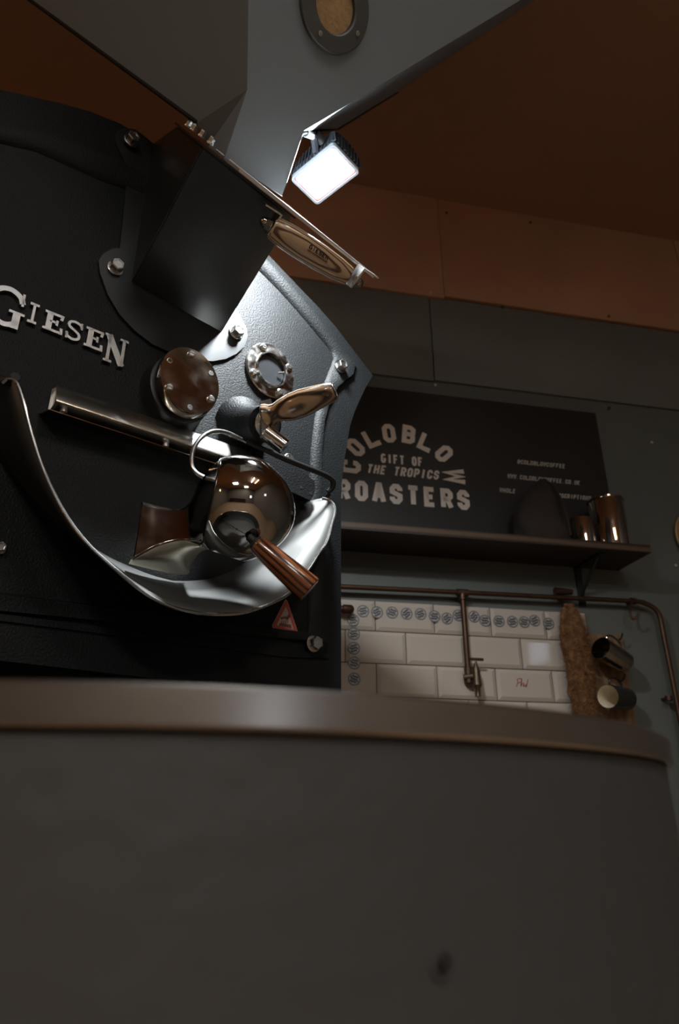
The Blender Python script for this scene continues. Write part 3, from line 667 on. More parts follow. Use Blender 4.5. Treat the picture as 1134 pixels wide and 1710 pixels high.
bm = B(); lathe(bm, g1_-d_*.0015, d_, [(0, .0125), (.001, .0122), (.0015, .011), (.0010, .010), (.0008, .0055), (.0014, .0045), (.0014, 0)], 24); obj('end_stamp', bm, INKW, (th_, sh_), origin=g1_)
# polished hood bar across the door
def barpt(u_, v_, w_): return FL(u_, v_, w_)
bm = B(); u0, u1 = -.590, -.225
sec = [(.620, .001), (.6175, .022), (.6140, .026), (.5795, .0445), (.5765, .0445), (.5750, .041), (.5745, .002)]
rows = [[FL(u0+.004, v_-.002, w_*.96) for v_, w_ in sec], [FL(u0, v_, w_) for v_, w_ in sec], [FL(u1, v_, w_) for v_, w_ in sec]]
vr = loft(bm, rows, True); bm.faces.new(vr[0]); bm.faces.new(vr[-1][::-1]); hood = obj('door_hood', bm, HOODM, ro, label='polished steel bar above the discharge opening', sharp=30)
bm = B(); prism(bm, [FL(u0-.012, .570, .001), FL(u1, .570, .001), FL(u1, .560, .040), FL(u0-.006, .561, .041)], V(0, 0, -.0018)); obj('hood_lip', bm, CHROMED, (ro, hood))
for px, py in ((106, 684), (276, 742)):
    q = FX(px, py, .028); bm = B(); lathe(bm, q+Zf*.008, V(0, -.2, -1), [(0, .008), (.006, .008), (.008, .006), (.016, .0055), (.017, 0)], 14); obj('stud', bm, STEEL, (ro, hood), origin=q)
# discharge trough
fr = [(4, 640, .10), (12, 633, .105), (20, 632, .11), (30, 642, .115), (41, 675, .12), (52, 720, .12), (75, 790, .12), (110, 860, .12), (150, 912, .125), (200, 957, .13), (242, 991, .132), (285, 1013, .135), (330, 1024, .135), (366, 1026, .13), (412, 1022, .125), (461, 1004, .115), (486, 988, .11), (514, 953, .10), (534, 922, .085), (546, 905, .075), (556, 873, .062), (560, 857, .054), (559, 846, .046), (553, 837, .038), (545, 833, .030), (538, 832, .024)]
bk_ = [(-.700, .625), (-.698, .61), (-.695, .595), (-.69, .575), (-.68, .545), (-.665, .51), (-.63, .465), (-.58, .422), (-.525, .387), (-.465, .363), (-.42, .352), (-.385, .346), (-.351, .344), (-.32, .350), (-.281, .362), (-.246, .382), (-.225, .398), (-.20, .418), (-.18, .437), (-.165, .452), (-.14, .480), (-.12, .505), (-.105, .525), (-.095, .545), (-.085, .558), (-.076, .566)]
F3 = [FX(*q) for q in fr]; K3 = [FL(u_, v_, .001) for u_, v_ in bk_]
def resamp(P, n):
    P = smooth_path(P, 8); L = [0]
    for a, b in zip(P, P[1:]): L.append(L[-1]+(b-a).length)
    out = []; j = 0
    for i in range(n+1):
        t = L[-1]*i/n
        while j < len(L)-2 and L[j+1] < t: j += 1
        out.append(lerp(P[j], P[j+1], min(1, (t-L[j])/max(1e-9, L[j+1]-L[j]))))
    return out
F3 = resamp(F3[:13], 50)[:-1]+resamp(F3[12:], 50); K3 = resamp(K3[:13], 50)[:-1]+resamp(K3[12:], 50)
bm = B(); loft(bm, [[lerp(a, b, t) for a, b in zip(K3, F3)] for t in (0, .33, .66, 1)]); trough = obj('discharge_trough', bm, STEELW, ro, solid=.0016, label='curved sheet steel trough under the discharge door')
bm = B(); OFF = [(p-V(-.32, p.y, .60+ZC)).normalized()*.0028 for p in K3]
loft(bm, [[lerp(a, b, t)+o for a, b, o in zip(K3, F3, OFF)] for t in (0, .33, .66, .985)]); obj('outer_skin', bm, BLACK, (ro, trough), solid=.0012, label='black painted outside of the trough')
bm = B(); tube(bm, F3, .0026, 8); obj('rolled_edge', bm, STEEL, (ro, trough))
# the round mirror door
A3 = FX(355, 839, .15); view = (A3-CAMP_F).normalized(); rt = view.cross(Zf).normalized(); upd = rt.cross(view).normalized()
axis = (rt-upd*.13).normalized(); axu = (upd+rt*.13).normalized(); axv = axis.cross(axu)
zc_ = (A3-CAMP_F).length*math.cos(math.atan2(((355-567)**2+(842-855)**2)**.5, F_PX)); kpx = zc_/F_PX
prof = [(0, 76), (8, 81), (20, 86), (34, 89), (50, 90), (66, 88), (80, 83), (93, 75), (105, 67), (116, 56.5), (126, 44), (133, 31), (137.5, 18), (139.5, 8), (140, 0)]
door = Thing('discharge_door', 'mirror polished ball shaped discharge door with a round red-brown wooden grip', 'discharge door', A3-Zf*.08, M_FACE)
bm = B()
pp = smooth_path([V(s*kpx, r_*kpx, 0) for s, r_ in prof], 3)
lathe(bm, A3, axis, [(p.x, max(p.y, 0) if i < len(pp)-1 else 0) for i, p in enumerate(pp)], 96, axes=(axu, axv)); _a, _b = FX(346, 917, .2), FX(433, 947, .2); _n = (_b-_a).cross(V(0, 1, .45)).normalized(); _n = _n if _n.z < 0 else -_n
bmesh.ops.bisect_plane(bm, geom=bm.verts[:]+bm.edges[:]+bm.faces[:], plane_co=_a, plane_no=_n, clear_outer=True)
dome = obj('ball_dome', bm, DOMEM, door, sharp=60, label='mirror polished dome')
# saddle shaped cheek from the dome to the square end on the left
toc = (CAMP_F-A3).normalized()
def arc3(a, b, c, n=14):
    """quadratic through a, b, c"""
    out = []
    for i in range(n+1):
        t = i/n; m_ = 2*b-.5*(a+c); out.append(a*(1-t)**2+m_*2*t*(1-t)+c*t*t)
    return out
r0 = 76*kpx
ring0 = [A3+axis*(-.0005)+axu*(r0*math.cos(PI*i/14))+toc*(r0*math.sin(PI*i/14)*.9) for i in range(15)]
secs = [ring0, arc3(FX(338, 797, .125), FX(343, 856, .158), FX(334, 911, .14)), arc3(FX(320, 834, .11), FX(321, 871, .126), FX(318, 905, .130)), arc3(FX(302, 851, .10), FX(301, 877, .110), FX(300, 903, .118)),
        arc3(FX(270, 847, .085), FX(269, 879, .095), FX(268, 911, .104)), arc3(FX(250, 842, .08), FX(247, 883, .090), FX(243, 923, .100)), arc3(FX(237, 838, .075), FX(230, 887, .086), FX(222, 936, .096))]
cols = [smooth_path([s[i] for s in secs], 4) for i in range(15)]
bm = B(); loft(bm, cols); cheek = obj('side_cheek', bm, CHEEKM, door, solid=.0016, sharp=60, label='dark reflecting saddle shaped cheek')
bm = B()
low = [c[0] for c in []] or [smooth_path([s[-1] for s in secs], 4)][0]
bk2 = smooth_path([FX(347, 916, .10), FX(334, 922, .06), FX(324, 934, .035), FX(316, 948, .02), FX(311, 959, .012), FX(270, 954, .02), FX(215, 941, .05)], 4)
n2 = len(low); bk2 = [bk2[min(len(bk2)-1, int(i*len(bk2)/n2))] for i in range(n2)]
loft(bm, [low, [lerp(a, b, .5)+Zf*.004 for a, b in zip(low, bk2)], bk2]); obj('under_plate', bm, BRASSY, door, solid=.0012, sharp=60, label='warm polished plate under the cheek')
# grip
c0 = FX(429, 908, .225); c1 = FX(517, 985, .262); cd = (c1-c0).normalized(); CL = (c1-c0).length
bm = B(); lathe(bm, c0-cd*.006, cd, [(-.01, .006), (0, .0065), (.002, .011), (.006, .0125)], 24); obj('grip_ferrule', bm, DARKB, door)
bm = B(); lathe(bm, c0, cd, [(0, 0), (0, .0130), (.004, .0145), (CL*.5, .0178), (CL-.004, .0206), (CL, .0198), (CL+.001, .0185), (CL+.0005, .0180), (CL+.001, .0172), (CL+.001, 0)], 36); GRIPW = wood('red_brown_grip_wood', (.26, .085, .03), (.045, .014, .006), cd, .008, .18, 8, .7, .15, .1, .6, side=V(.3, -.6, .7))
gp = obj('grip', bm, GRIPW, door, origin=c0, label='round red-brown wooden grip')
# probe loop, cable and hinge parts right of the door
bm = B(); tube(bm, smooth_path([FX(340, 797, .13), FX(328, 790, .125), FX(320, 775, .12), (FX(323, 750, .115)), FX(338, 729, .11), FX(358, 720, .10), FX(380, 723, .09), FX(403, 734, .075)], 6), .0038, 12); obj('probe_tube', bm, STEEL, ro, label='thin bent steel probe tube looping over the bar')
bm = B(); q0, q1 = FX(401, 733, .077), FX(412, 739, .068); cyl(bm, q0, q1, .003, n=10); obj('probe_joint', bm, CHROME, ro)
bm = B(); hp = smooth_path([FX(410, 738, .07), FX(440, 750, .06), FX(480, 768, .058), FX(520, 784, .055), FX(546, 795, .05), FX(556, 804, .046), (FX(555, 814, .040)), FX(548, 822, .034)], 6)
tube(bm, hp, [min(.0055, .0030+.0025*i/8) for i in range(len(hp))], 12); obj('cable', bm, RUBBER, ro, label='black rubber cable beside the door')
bm = B(); q = FX(551, 823, .03); q2 = V(q.x, 0, q.z-.03); tube(bm, [q, V(q.x, -.012, q.z-.01), q2], .0045, 8); obj('cable_clip', bm, RUBBER, ro)
bm = B(); P = [FX(428, 745, .03), FX(493, 780, .03), FX(526, 803, .03), FX(526, 822, .03), FX(519, 836, .03), FX(493, 824, .03), FX(428, 800, .03)]
prism(bm, [V(p.x, -.012, p.z) for p in P], V(0, -.018, 0)); hb = obj('hinge_block', bm, CAST, ro, flat=True)
bm = B(); P = [V(p.x, 0, p.z) for p in P]; c = sum(P, V(0, 0, 0))/len(P); prism(bm, [c+(p-c)*.8 for p in P], V(0, -.0125, 0)); obj('hinge_spacer', bm, CAST, (ro, hb))
for px, py in ((503, 814), (519, 824)):
    q = FX(px, py, .0301); bm = B(); lathe(bm, q, OUT, [(0, .0032), (.0004, .003), (.0004, 0)], 12); obj('hole', bm, DARKB, (ro, hb), origin=q)
q = FX(485, 765, .012); q.y = 0; bm = B(); lathe(bm, q, OUT, [(0, .012), (.008, .012), (.010, .010), (.010, .0065), (.013, .006), (.013, 0)], 24); obj('washer_screw', bm, STEEL, ro, origin=q)
bm = B(); box(bm, V(q.x-.012, -.006, q.z-.045), V(q.x+.012, 0, q.z-.008)); obj('screw_plate', bm, STEELW, ro, origin=q)
# small hole top left in the face and face collar behind the trough
q = FX(26, 629, .001); bm = B(); lathe(bm, V(q.x, 0, q.z), OUT, [(0, .008), (.0008, .0075), (.001, 0)], 14); obj('hole', bm, DARKB, ro, origin=q)
# warning sticker
bm = B(); t_ = [FX(478, 999, .001), FX(453, 1048, .001), FX(499, 1061, .001)]
cn = sum(t_, V(0, 0, 0))/3
def rtri(k, r_=.1):
    out = []
    for i in range(3):
        p, a, b = t_[i], t_[(i-1) % 3], t_[(i+1) % 3]
        for q in (lerp(p, a, r_), lerp(p, lerp(a, b, .5), r_*.62), lerp(p, b, r_)): out.append(cn+(q-cn)*k)
    return out
for p in t_: p.y = -.0
st_ = Thing('warning_sticker', 'red and cream triangular hot surface warning sticker low on the front', 'sticker', cn, M_FACE)
cn.y = 0
prism(bm, rtri(1.03), V(0, -.0012, 0)); obj('sticker_base', bm, CREAMST, st_)
bm = B(); o_, i_ = rtri(.98), rtri(.64, .05); a = [bm.verts.new(p+V(0, -.0014, 0)) for p in o_]; b = [bm.verts.new(p+V(0, -.0014, 0)) for p in i_]; a2 = [bm.verts.new(p+V(0, -.0009, 0)) for p in o_]; b2 = [bm.verts.new(p+V(0, -.0009, 0)) for p in i_]
quads(bm, a, b); quads(bm, a, a2); quads(bm, b, b2); obj('red_border', bm, RED, st_)
def spx(x, y): p = FX(430+x*.11464, 990+y*.11461, 0); p.y = -.0012; return p
bm = B(); prism(bm, [spx(328, 370), spx(345, 352), spx(425, 345), spx(455, 305), spx(480, 350), spx(455, 368), spx(425, 412), spx(418, 385), spx(375, 375), spx(345, 395)], V(0, -.0004, 0))
prism(bm, [spx(305, 475), spx(325, 440), spx(480, 465), spx(488, 522)], V(0, -.0004, 0))
for x in (345, 375, 405, 435): prism(bm, [spx(x, 442), spx(x-6, 425), spx(x+4, 408), spx(x+10, 410), spx(x+2, 426), spx(x+8, 446)], V(0, -.0004, 0))
obj('hand_picture', bm, MAROON, st_)
# ================================================================== WALL THINGS
sign = Thing('sign_board', 'black sign board with arched cream lettering standing on the shelf against the wall', 'sign', WL(.75, .8375, .0), M_WALL)
bm = B(); box(bm, (.0, -.021, .838+ZC), (1.503, -.003, 1.473+ZC), .002); obj('board', bm, SIGNM, sign)
rad = math.radians
for ch, px, py, rot in (('C', 585, 779, 88), ('O', 593.5, 747, 47), ('L', 619, 731.5, 28), ('O', 649.5, 723.5, 7), ('B', 682.5, 725.5, -6), ('L', 711, 738, -23), ('O', 741.5, 757.5, -46), ('W', 760.5, 795.5, -87)):
    p = WX(px, py, .021); bm = B(); wd = .052 if ch != 'W' else .060
    letter(bm, ch, (p.x, p.z-ZC), rad(rot), .078, wd*.97, .0185, .0205); obj('letter', bm, SIGNT, sign, origin=p, flat=True)
for i, ch in enumerate('ROASTERS'):
    bm = B(); c = (.902-(7-i)*.0635, 1.031); letter(bm, ch, c, 0, .079, .047, .0185, .0205); obj('letter', bm, SIGNT, sign, origin=WL(*c), flat=True)
def small_text(txt, s0, s1, v, h, t, slant, m=SIGNT, nm='small_letter', merge=None):
    n = len(txt); pitch = (s1-s0)/n
    bm = B() if merge else None
    for i, ch in enumerate(txt):
        if ch == ' ': continue
        b_ = bm if merge else B(); c = (s0+pitch*(i+.5), v)
        letter(b_, ch, c, 0, h, pitch*.80, t, .0205, slant=slant)
        if not merge: obj(nm, b_, m, sign, origin=WL(*c), flat=True)
    if merge: obj(merge, bm, m, sign, flat=True)
small_text('GIFT OF', .593, .757, 1.170, .038, .0076, 0)
small_text('THE TROPICS', .541, .817, 1.122, .037, .0074, .22)
small_text('@COLDBLOWCOFFEE', 1.132, 1.332, 1.2125, .018, .0032, .25, SIGNTS, merge='text_line')
small_text('WWW.COLDBLOWCOFFEE.CO.UK', 1.085, 1.384, 1.1465, .018, .0030, .25, SIGNTS, merge='text_line')
small_text('WHOLE', 1.047, 1.113, 1.085, .018, .0032, .25, SIGNTS, merge='text_line')
small_text('SUBSCRIPTIONS', 1.258, 1.422, 1.085, .018, .0032, .25, SIGNTS, merge='text_line')
for px, py in ((662, 663), (976, 708), (653, 847)):
    p = WX(px, py, .021); bm = B(); lathe(bm, p, V(0, -1, 0), [(0, .005), (.002, .0045), (.0025, 0)], 10); obj('screw', bm, COPPER, sign, origin=p)
# shelf
shelf = Thing('wall_shelf', 'long dark wooden wall shelf above the cream tiles', 'shelf', WL(.75, .807, 0), M_WALL)
bm = B(); box(bm, (-.05, -.20, .807+ZC), (1.50, 0, .836+ZC), .003)
obj('shelf_board', bm, SHELFM, shelf)
for s_ in (1.33, .30):
    bm = B(); box(bm, (s_-.012, -.17, .800+ZC), (s_+.012, -.002, .8065+ZC)); box(bm, (s_-.012, -.008, .66+ZC), (s_+.012, -.002, .8065+ZC)); tube(bm, [WL(s_, .70, .006), WL(s_, .802, .14)], .006, 8); obj('bracket', bm, BLACK, shelf)
# things on the shelf
TOP = .8365
def mug(nm, label, cat, s_, d_, r_, h_, m, grp=None, rim=True, inner=None):
    t = Thing(nm, label, cat, WL(s_, TOP, d_), M_WALL, grp); bm = B()
    lathe(bm, WL(s_, TOP, d_), Zf, [(0, 0), (0, r_-.002), (.002, r_), (h_-.002, r_), (h_, r_-.001), (h_, r_-.003), (.004, r_-.003), (.004, 0)], 48)
    obj('cup_body', bm, m, t); return t
t = mug('steel_canister', 'tall polished steel canister at the right end of the shelf', 'canister', 1.412, .115, .062, .190, CHROME)
bm = B(); lathe(bm, WL(1.412, TOP+.188, .115), Zf, [(0, .060), (.0, .0645), (.006, .0645), (.008, .060), (.008, 0)], 48); obj('lid', bm, CHROMED, t)
mug('steel_cup', 'short shiny steel cup standing left of the tall canister', 'cup', 1.295, .125, .042, .105, CHROME)
mug('steel_cup', 'narrow steel cup half hidden between the short cup and the tall canister', 'cup', 1.344, .053, .0255, .080, STEEL)
# dark slumped cloth bag
bm = B(); bag = Thing('cloth_bag', 'dark brown peaked cloth bag slumped on the shelf in front of the sign', 'bag', WL(1.19, TOP, .11), M_WALL)
N1, N2 = 18, 36; rows = []
for i in range(N1+1):
    t = i/N1; row = []
    for j in range(N2):
        a = 2*PI*j/N2
        def itp(A): 
            q = t*(len(A)-1); i0 = min(int(q), len(A)-2); return A[i0]+(A[i0+1]-A[i0])*(q-i0)
        sl = itp([1.050, 1.050, 1.054, 1.062, 1.085, 1.125, 1.170]); sr_ = itp([1.248, 1.246, 1.240, 1.238, 1.232, 1.222, 1.186])
        x = (sl+sr_)/2+(sr_-sl)/2*math.cos(a); y = -.105+.068*math.sqrt(max(.004, 1-t**2.0))*math.sin(a)
        z = TOP+ZC+.265*t-.02*t*max(0, math.cos(a))
        nn = mnoise.noise(V(x*18, y*18, z*14))*.018*(1 if t > .02 else 0)*min(1, 3*(1-t)); fold = .008*math.sin(a*5+t*5)*(1-t)*(1 if t > .02 else 0)
        row.append(V(x+math.cos(a)*(nn+fold), y+math.sin(a)*(nn+fold), z))
    rows.append(row)
vr = loft(bm, rows, True); bm.faces.new(vr[0][::-1]); bm.faces.new(vr[-1]); obj('bag_body', bm, CLOTH, bag, sharp=80)
bm = B(); tube(bm, smooth_path([WL(1.182, 1.10, .11), WL(1.195, 1.055, .145), WL(1.205, .99, .170), WL(1.215, .92, .175), WL(1.22, .86, .17)], 4), .004, 8); obj('seam', bm, CLOTH, bag)
# pipework
pipe = Thing('water_pipe', 'aged copper water pipe running under the shelf and down the wall at right', 'pipe', WL(1.0, .69, 0), M_WALL)
pd = .035
path = [WX(575, 980, pd), WX(772, 989.5, pd), WX(940, 998, pd), WX(1055, 1004, pd), WX(1078, 1008, pd), WX(1095, 1018, pd), WX(1103, 1034, pd), WX(1110, 1070, pd), WX(1134, 1192, pd), WX(1180, 1420, pd)]
path = [V(-1.2, -pd, .6685+ZC)]+[V(p.x, -pd, p.z) for p in path[:-1]]+[V(path[-2].x+.002, -pd, .0)]
bm = B(); tube(bm, [path[0]]+smooth_path(path[1:], 5), .0085, 14); obj('pipe_run', bm, COPPER, pipe)
j0 = WX(772, 990, pd); j1 = WX(779, 1122, pd); j1.x = j0.x
bm = B(); tube(bm, [j0, j1], .0095, 14); obj('drop_pipe', bm, COPPER, pipe); bm = B(); cyl(bm, j0-X*.02, j0+X*.02, .013); cyl(bm, j0, j0-Zf*.025, .013); obj('tee_joint', bm, COPPER, pipe, origin=j0)
q = WX(942, 988, pd); bm = B(); cyl(bm, q-X*.035, q+X*.03, .014, .010); obj('union_joint', bm, COPPER, pipe, origin=q)
for px, py in ((1057, 1004), (1117, 1166)):
    q = WX(px, py, pd); q.y = 0
    bm = B(); lathe(bm, V(q.x, -pd, q.z) - (X if py < 1100 else Zf)*.008, X if py < 1100 else Zf, [(0, .0088), (0, .0125), (.016, .0125), (.016, .0088)], 20); cyl(bm, V(q.x, 0, q.z), V(q.x, -.026, q.z), .006); obj('pipe_clip', bm, COPPER, pipe, origin=q)
q = WX(1062, 1020, .03); bm = B(); tube(bm, smooth_path([WX(1055, 1006, .045), WX(1052, 1020, .05), WX(1056, 1033, .055), WX(1064, 1030, .06), WX(1066, 1024, .062)], 4), .0045, 8); obj('hook', bm, COPPER, pipe, origin=q)
# left stub pipe
sp = Thing('pipe_stub', 'capped copper pipe stub beside the top left tile', 'pipe', WX(585, 1017, .0), M_WALL)
q = WX(592, 1018, .04); bm = B(); lathe(bm, q-X*.10, X, [(0, 0), (0, .011), (.06, .011), (.062, .015), (.088, .015), (.094, .012), (.098, .006), (.098, 0)], 20); obj('stub', bm, COPPER, sp); bm = B(); cyl(bm, V(q.x-.06, 0, q.z), V(q.x-.06, -.034, q.z), .006); obj('holder', bm, COPPER, sp)
# tap
tap = Thing('brass_tap', 'small aged brass tap with a T handle below the drop pipe', 'tap', j1, M_WALL)
def T_(px, py, d=.05): return WX(px, py, d)
bm = B(); tube(bm, [j1+Zf*.012, j1-Zf*.035], [.013, .011], 14); cyl(bm, V(j1.x-.017, -pd, j1.z-.018), V(j1.x+.035, -pd-.012, j1.z-.012), .0105)
lathe(bm, T_(795, 1118)-Zf*.0, -Zf, [(-.02, .005), (-.008, .009), (.0, .012), (.03, .013), (.05, .016), (.055, .013), (.062, .009), (.075, .008), (.085, .0095), (.087, 0)], 18)
obj('tap_body', bm, TAPM, tap)
bm = B(); tube(bm, [T_(795, 1114), T_(795, 1101)], .0038, 8); tube(bm, [T_(785, 1100.5), T_(807, 1101.5)], [.005, .005], 8); obj('tap_handle', bm, TAPM, tap)
# stickers on tiles
spos = [(125, 105), (205, 112), (292, 113), (375, 120), (455, 122), (535, 135), (607, 147), (672, 130), (762, 137), (825, 160), (905, 163), (983, 166), (1050, 168), (1110, 160), (1190, 176), (68, 157), (72, 235), (72, 318), (74, 402), (74, 495)]
proto_s = None
bm = B(); 
def sticker_mesh():
    bm = B(); o = V(0, 0, 0); lathe(bm, o, OUT, [(0, .0205), (.0005, .0205), (.0005, 0)], 24); return bm
def stamp_mesh():
    bm = B(); lathe(bm, V(0, -.0005, 0), OUT, [(0, .0200), (.0003, .0200), (.0003, .0175), (0, .0175)], 24)
    for row, hw_ in ((-.0085, .011), (0, .015), (.0085, .011)):
        n = int(hw_*2/.0042)
        for k in range(n):
            x = -hw_+.0042*(k+.5); y = row+.002*math.sin(x*300); hh_ = .0030 if (k*7+int(row*2000)) % 3 else .0030
            box(bm, (x-.0018, -.0009, y-hh_), (x+.0018, -.0005, y+hh_))
    return bm
ORD = ['first', 'second', 'third', 'fourth', 'fifth', 'sixth', 'seventh', 'eighth', 'ninth', 'tenth', 'eleventh', 'twelfth', 'thirteenth', 'fourteenth', 'fifteenth']
COLN = ['uppermost', 'second from the top', 'middle', 'second from the bottom', 'lowest']
for i, (x, y) in enumerate(spos):
    s_lab = ('round grey stamp sticker, %s from the left in the row on the top tiles' % ORD[i]) if i < 15 else ('round stamp sticker, %s in the left column of stickers' % COLN[i-15])
    p = WX(570+x*.291, 990+y*.291, .0148)
    if proto_s is None:
        t = Thing('round_sticker', s_lab, 'sticker', p, M_WALL, 'round stamp stickers on the tiles')
        a = obj('sticker_disc', bmesh_ := sticker_mesh(), STICK, None); a.parent = t.o; a.matrix_world = t.o.matrix_world; a.location = (0, 0, 0); a.rotation_euler = (0, 0, 0); a.matrix_parent_inverse = Matrix.Identity(4)
        b = obj('stamp_print', stamp_mesh(), STAMP, None, flat=True); b.parent = t.o; b.matrix_world = t.o.matrix_world; b.location = (0, 0, 0); b.rotation_euler = (0, 0, 0)
        for o_ in (a, b):
            o_.matrix_parent_inverse = Matrix.Identity(4)
        proto_s = (t.o, a, b)
    else:
        r_ = proto_s[0].copy(); r_['label'] = s_lab; sc.collection.objects.link(r_); r_.matrix_world = M_WALL @ Matrix.Translation(p) @ Matrix.Rotation(random.uniform(-.6, .6), 4, 'Y')
        for c in proto_s[1:]:
            d = c.copy(); d.parent = r_; sc.collection.objects.link(d)
# handwriting on a tile
def hx_(x, y): return WX(560+x*.506, 920+y*.506, .0145)
bm = B()
for stw in ([(598, 448), (603, 432), (600, 424), (612, 421), (616, 429), (604, 436)], [(616, 421), (612, 447), (618, 436), (622, 438), (620, 447)], [(624, 440), (622, 447), (627, 446), (630, 438), (629, 448)], [(636, 424), (631, 450)]):
    tube(bm, smooth_path([hx_(*q) for q in stw], 3), .0011, 5)
obj('handwriting', bm, REDINK, WALLTH, label='red-brown handwritten name Phil on a tile')
# coir hanging from the pipe
coir = Thing('coir_bundle', 'shaggy brown coir fibre bundle hanging from the pipe beside the tiles', 'fibre bundle', WX(955, 1180, 0), M_WALL)
bm = B(); rows = []
a0, a1 = WX(933, 1010, .03), WX(966, 1190, .03)
for i in range(41):
    t = i/40; z = .655+ZC-(.655-.25)*t; hw_ = .016+.032*min(1, t*4.5)**.8+.002*math.sin(t*20); cx = 1.252+.010*t; row = []
    if t < .04: hw_ = .016
    for j in range(28):
        a = 2*PI*j/28; p = V(cx+hw_*math.cos(a), -.042+min(.022, hw_*.5)*math.sin(a), z); nn = mnoise.noise(p*70)*.008+mnoise.noise(p*25)*.006
        row.append(p+V(math.cos(a), math.sin(a)*.8, 0)*nn)
    rows.append(row)
vr = loft(bm, rows, True); bm.faces.new(vr[0]); bm.faces.new(vr[-1]); obj('fibre_core', bm, COIR, coir, sharp=180)
bm = B()
for k in range(4200):
    t = random.random()**.9; z = .65+ZC-.40*t; hw_ = .014+.036*min(1, t*4.5)**.8; a = random.uniform(PI, 2*PI)
    p = V(1.252+.010*t+hw_*math.cos(a), -.042+min(.024, hw_*.5)*math.sin(a), z); d = V(math.cos(a)*.4+random.uniform(-.7, .7), -.25+random.uniform(-.4, .2), random.uniform(-1.2, .5)).normalized()*random.uniform(.010, .030)
    s_ = V(random.uniform(-1, 1), random.uniform(-1, 1), random.uniform(-1, 1)).normalized()*.0008
    a_, b_, c__ = bm.verts.new(p-s_), bm.verts.new(p+s_), bm.verts.new(p+d); bm.faces.new((a_, b_, c__))
obj('loose_fibres', bm, COIR, coir, flat=True, kind='stuff')
# mug board with two mugs
mb = Thing('mug_board', 'narrow plywood board on the wall carrying two mugs', 'board', WX(1010, 1200, 0), M_WALL)
bm = B(); box(bm, (1.318, -.018, .22+ZC), (1.457, 0, .560+ZC), .001); obj('board', bm, PLYM, mb)
for px, py in ((1030, 1068), (1034, 1136)):
    q = WX(px, py, .018); bm = B(); tube(bm, smooth_path([V(q.x, -.016, q.z), V(q.x, -.035, q.z-.004), V(q.x+.004, -.045, q.z+.006), V(q.x+.004, -.05, q.z+.016)], 4), .003, 8); obj('hook', bm, BLACK, mb, origin=q)
def hanging_mug(label, c0, c1, r0_, r1_, mo, mi, hs, hm=None):
    """mouth centre c0, bottom centre c1"""
    t = Thing('mug', label, 'mug', c1, M_WALL); d = (c0-c1).normalized(); L = (c0-c1).length
    bm = B(); lathe(bm, c1, d, [(0, 0), (0, r1_-.003), (.003, r1_), (L-.002, r0_), (L, r0_-.0008), (L, r0_-.0022)], 48); obj('mug_body', bm, mo, t)
    bm = B(); lathe(bm, c1, d, [(L, r0_-.0022), (.004, r1_-.0025), (.004, 0)], 48); obj('mug_inside', bm, mi, t)
    x = hs-d*hs.dot(d); x.normalize(); m_ = (r0_+r1_)/2
    bm = B(); tube(bm, smooth_path([c1+d*L*.82+x*(r0_-.002), c1+d*L*.80+x*(m_+.018), c1+d*L*.55+x*(m_+.026), c1+d*L*.25+x*(m_+.016), c1+d*L*.18+x*(r1_-.002)], 5), .0036, 8); obj('mug_handle', bm, hm or mo, t)
    return t
hanging_mug('dark steel milk jug hanging tilted, upper of two on the plywood board', WX(1003, 1082, .105), WX(1044, 1107, .062), .039, .036, CHROMED, CHROMED, V(.25, 0, 1))
hanging_mug('black enamel mug with cream inside, lower of two on the plywood board', WX(1015, 1163, .115), WX(1046, 1167, .052), .038, .037, ENAMEL, CREAM, V(.1, 0, 1))
# round wicker tray at the right edge
q = WX(1166, 900, .0); tray = Thing('wicker_tray', 'round tan wicker tray hanging on the wall at the right edge', 'tray', q, M_WALL)
bm = B(); lathe(bm, q, OUT, [(.002, 0), (.002, .095), (.012, .110), (.022, .114), (.024, .108), (.014, .098), (.008, .08), (.008, 0)], 56); obj('tray_body', bm, WICKER, tray)
for px, py in ((1127, 945), (1087, 740)):
    q = WX(px, py, 0); bm = B(); lathe(bm, q, OUT, [(0, .003), (.006, .003), (.006, .006), (.008, .005), (.0085, 0)], 10); obj('nail', bm, SIGNTS, WALLTH, origin=q)
# ================================================================== ROOM LIGHTS (behind the camera)
for k, (s_, d_, lab) in enumerate(((-.9, 4.9, 'square ceiling light panel behind the camera, nearer the roaster'), (.55, 6.2, 'square ceiling light panel behind the camera, nearer the windows'))):
    t = Thing('ceiling_light', lab, 'ceiling light', WL(s_, VC, d_), M_WALL)
    bm = B(); f = .33
    for a in ((-f, -f, f, -f+.03), (-f, f-.03, f, f), (-f, -f+.03, -f+.03, f-.03), (f-.03, -f+.03, f, f-.03), (-.015, -f+.03, .015, f-.03), (-f+.03, -.015, -.015, .015), (.015, -.015, f-.03, .015)):
        box(bm, (s_+a[0], -d_+a[1], VC+ZC-.03), (s_+a[2], -d_+a[3], VC+ZC))
    obj('frame', bm, STEELW, t)
    bm = B(); box(bm, (s_-f+.03, -d_-f+.03, VC+ZC-.012), (s_+f-.03, -d_+f-.03, VC+ZC-.002)); obj('diffuser', bm, PANELL, t)
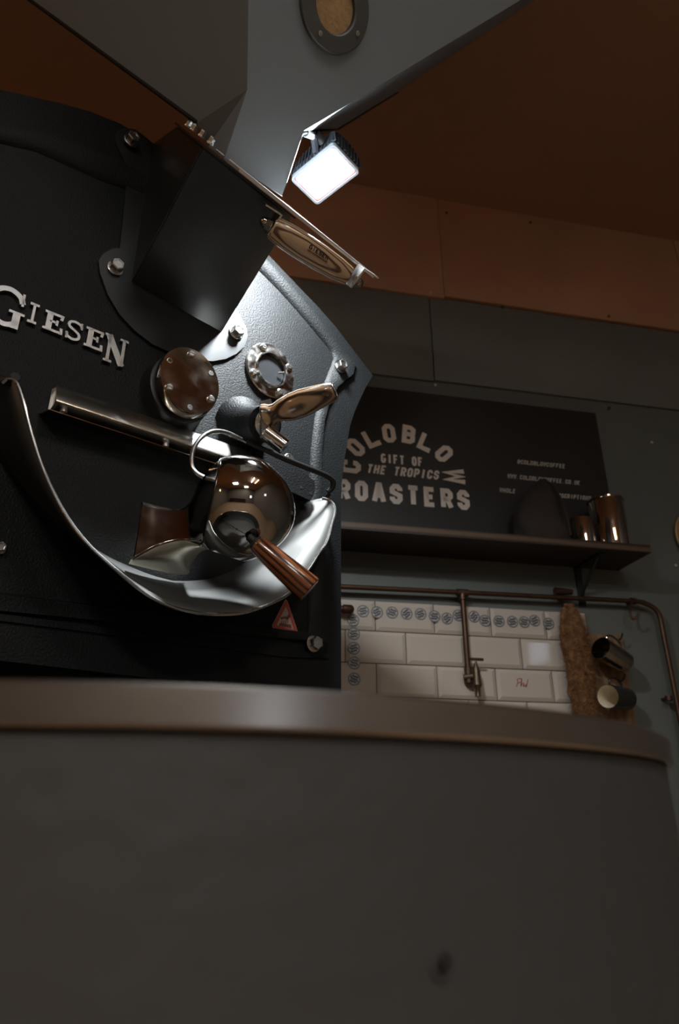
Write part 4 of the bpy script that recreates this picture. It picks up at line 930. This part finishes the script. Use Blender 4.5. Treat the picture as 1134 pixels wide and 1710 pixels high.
pb_ = Thing('pendant_lamp', 'warm bulb pendant lamp hanging behind the camera on the left', 'lamp', WL(-2.1, VC, 3.0), M_WALL)
bm = B(); tube(bm, [WL(-2.1, VC, 3.0), WL(-2.1, 1.36, 3.0)], .003, 6); cyl(bm, WL(-2.1, 1.36, 3.0), WL(-2.1, 1.28, 3.0), .02); obj('cord', bm, BLACK, pb_)
WARMB = emit('warm_bulb', (1.0, .55, .22), 120)
bm = B(); lathe(bm, WL(-2.1, 1.28, 3.0), -Zf, [(0, .012), (.03, .03), (.06, .045), (.09, .042), (.115, .02), (.12, 0)], 20); obj('bulb', bm, WARMB, pb_)
wbn = Thing('added_bench', 'unseen dark bench added behind the camera for the dome to reflect', 'added_bench', WL(-1.0, -ZC, D1-.4), M_WALL)  # dark bench put in out of view to shape the reflections
bm = B(); box(bm, (-2.4, -D1+.05, .86), (.6, -D1+.75, .90), .003); obj('bench_top', bm, SHELFM, wbn)
for x_, y_ in ((-2.3, .12), (.5, .12), (-2.3, .68), (.5, .68)):
    bm = B(); box(bm, (x_-.03, -D1+y_-.03, 0), (x_+.03, -D1+y_+.03, .86)); obj('leg', bm, BLACK, wbn)
WARMT = emit('warm_tube', (1.0, .72, .42), 24); WHITET = emit('white_tube', (.9, .96, 1.0), 60)  # unseen tube lamps added for the stripes mirrored in the steel cups
for s_, m_, lab in ((.95, WHITET, 'added cool white ceiling tube that puts white stripes on the steel cups'), (1.42, WARMT, 'added warm ceiling tube that puts tan stripes on the steel cups')):
    t = Thing('added_batten', lab, 'ceiling light', WL(s_, VC, 3.5), M_WALL)
    bm = B(); box(bm, (s_-.05, -4.05, VC+ZC-.035), (s_+.05, -2.95, VC+ZC), .004); obj('batten_body', bm, ROOMM, t)
    bm = B(); tube(bm, [WL(s_, VC-.055, 2.98), WL(s_, VC-.055, 4.02)], .028, 12); obj('tube', bm, m_, t)
    for y_ in (2.965, 4.02):
        bm = B(); box(bm, (s_-.018, -y_-.015, VC+ZC-.075), (s_+.018, -y_, VC+ZC-.035)); obj('end_cap', bm, ROOMM, t)
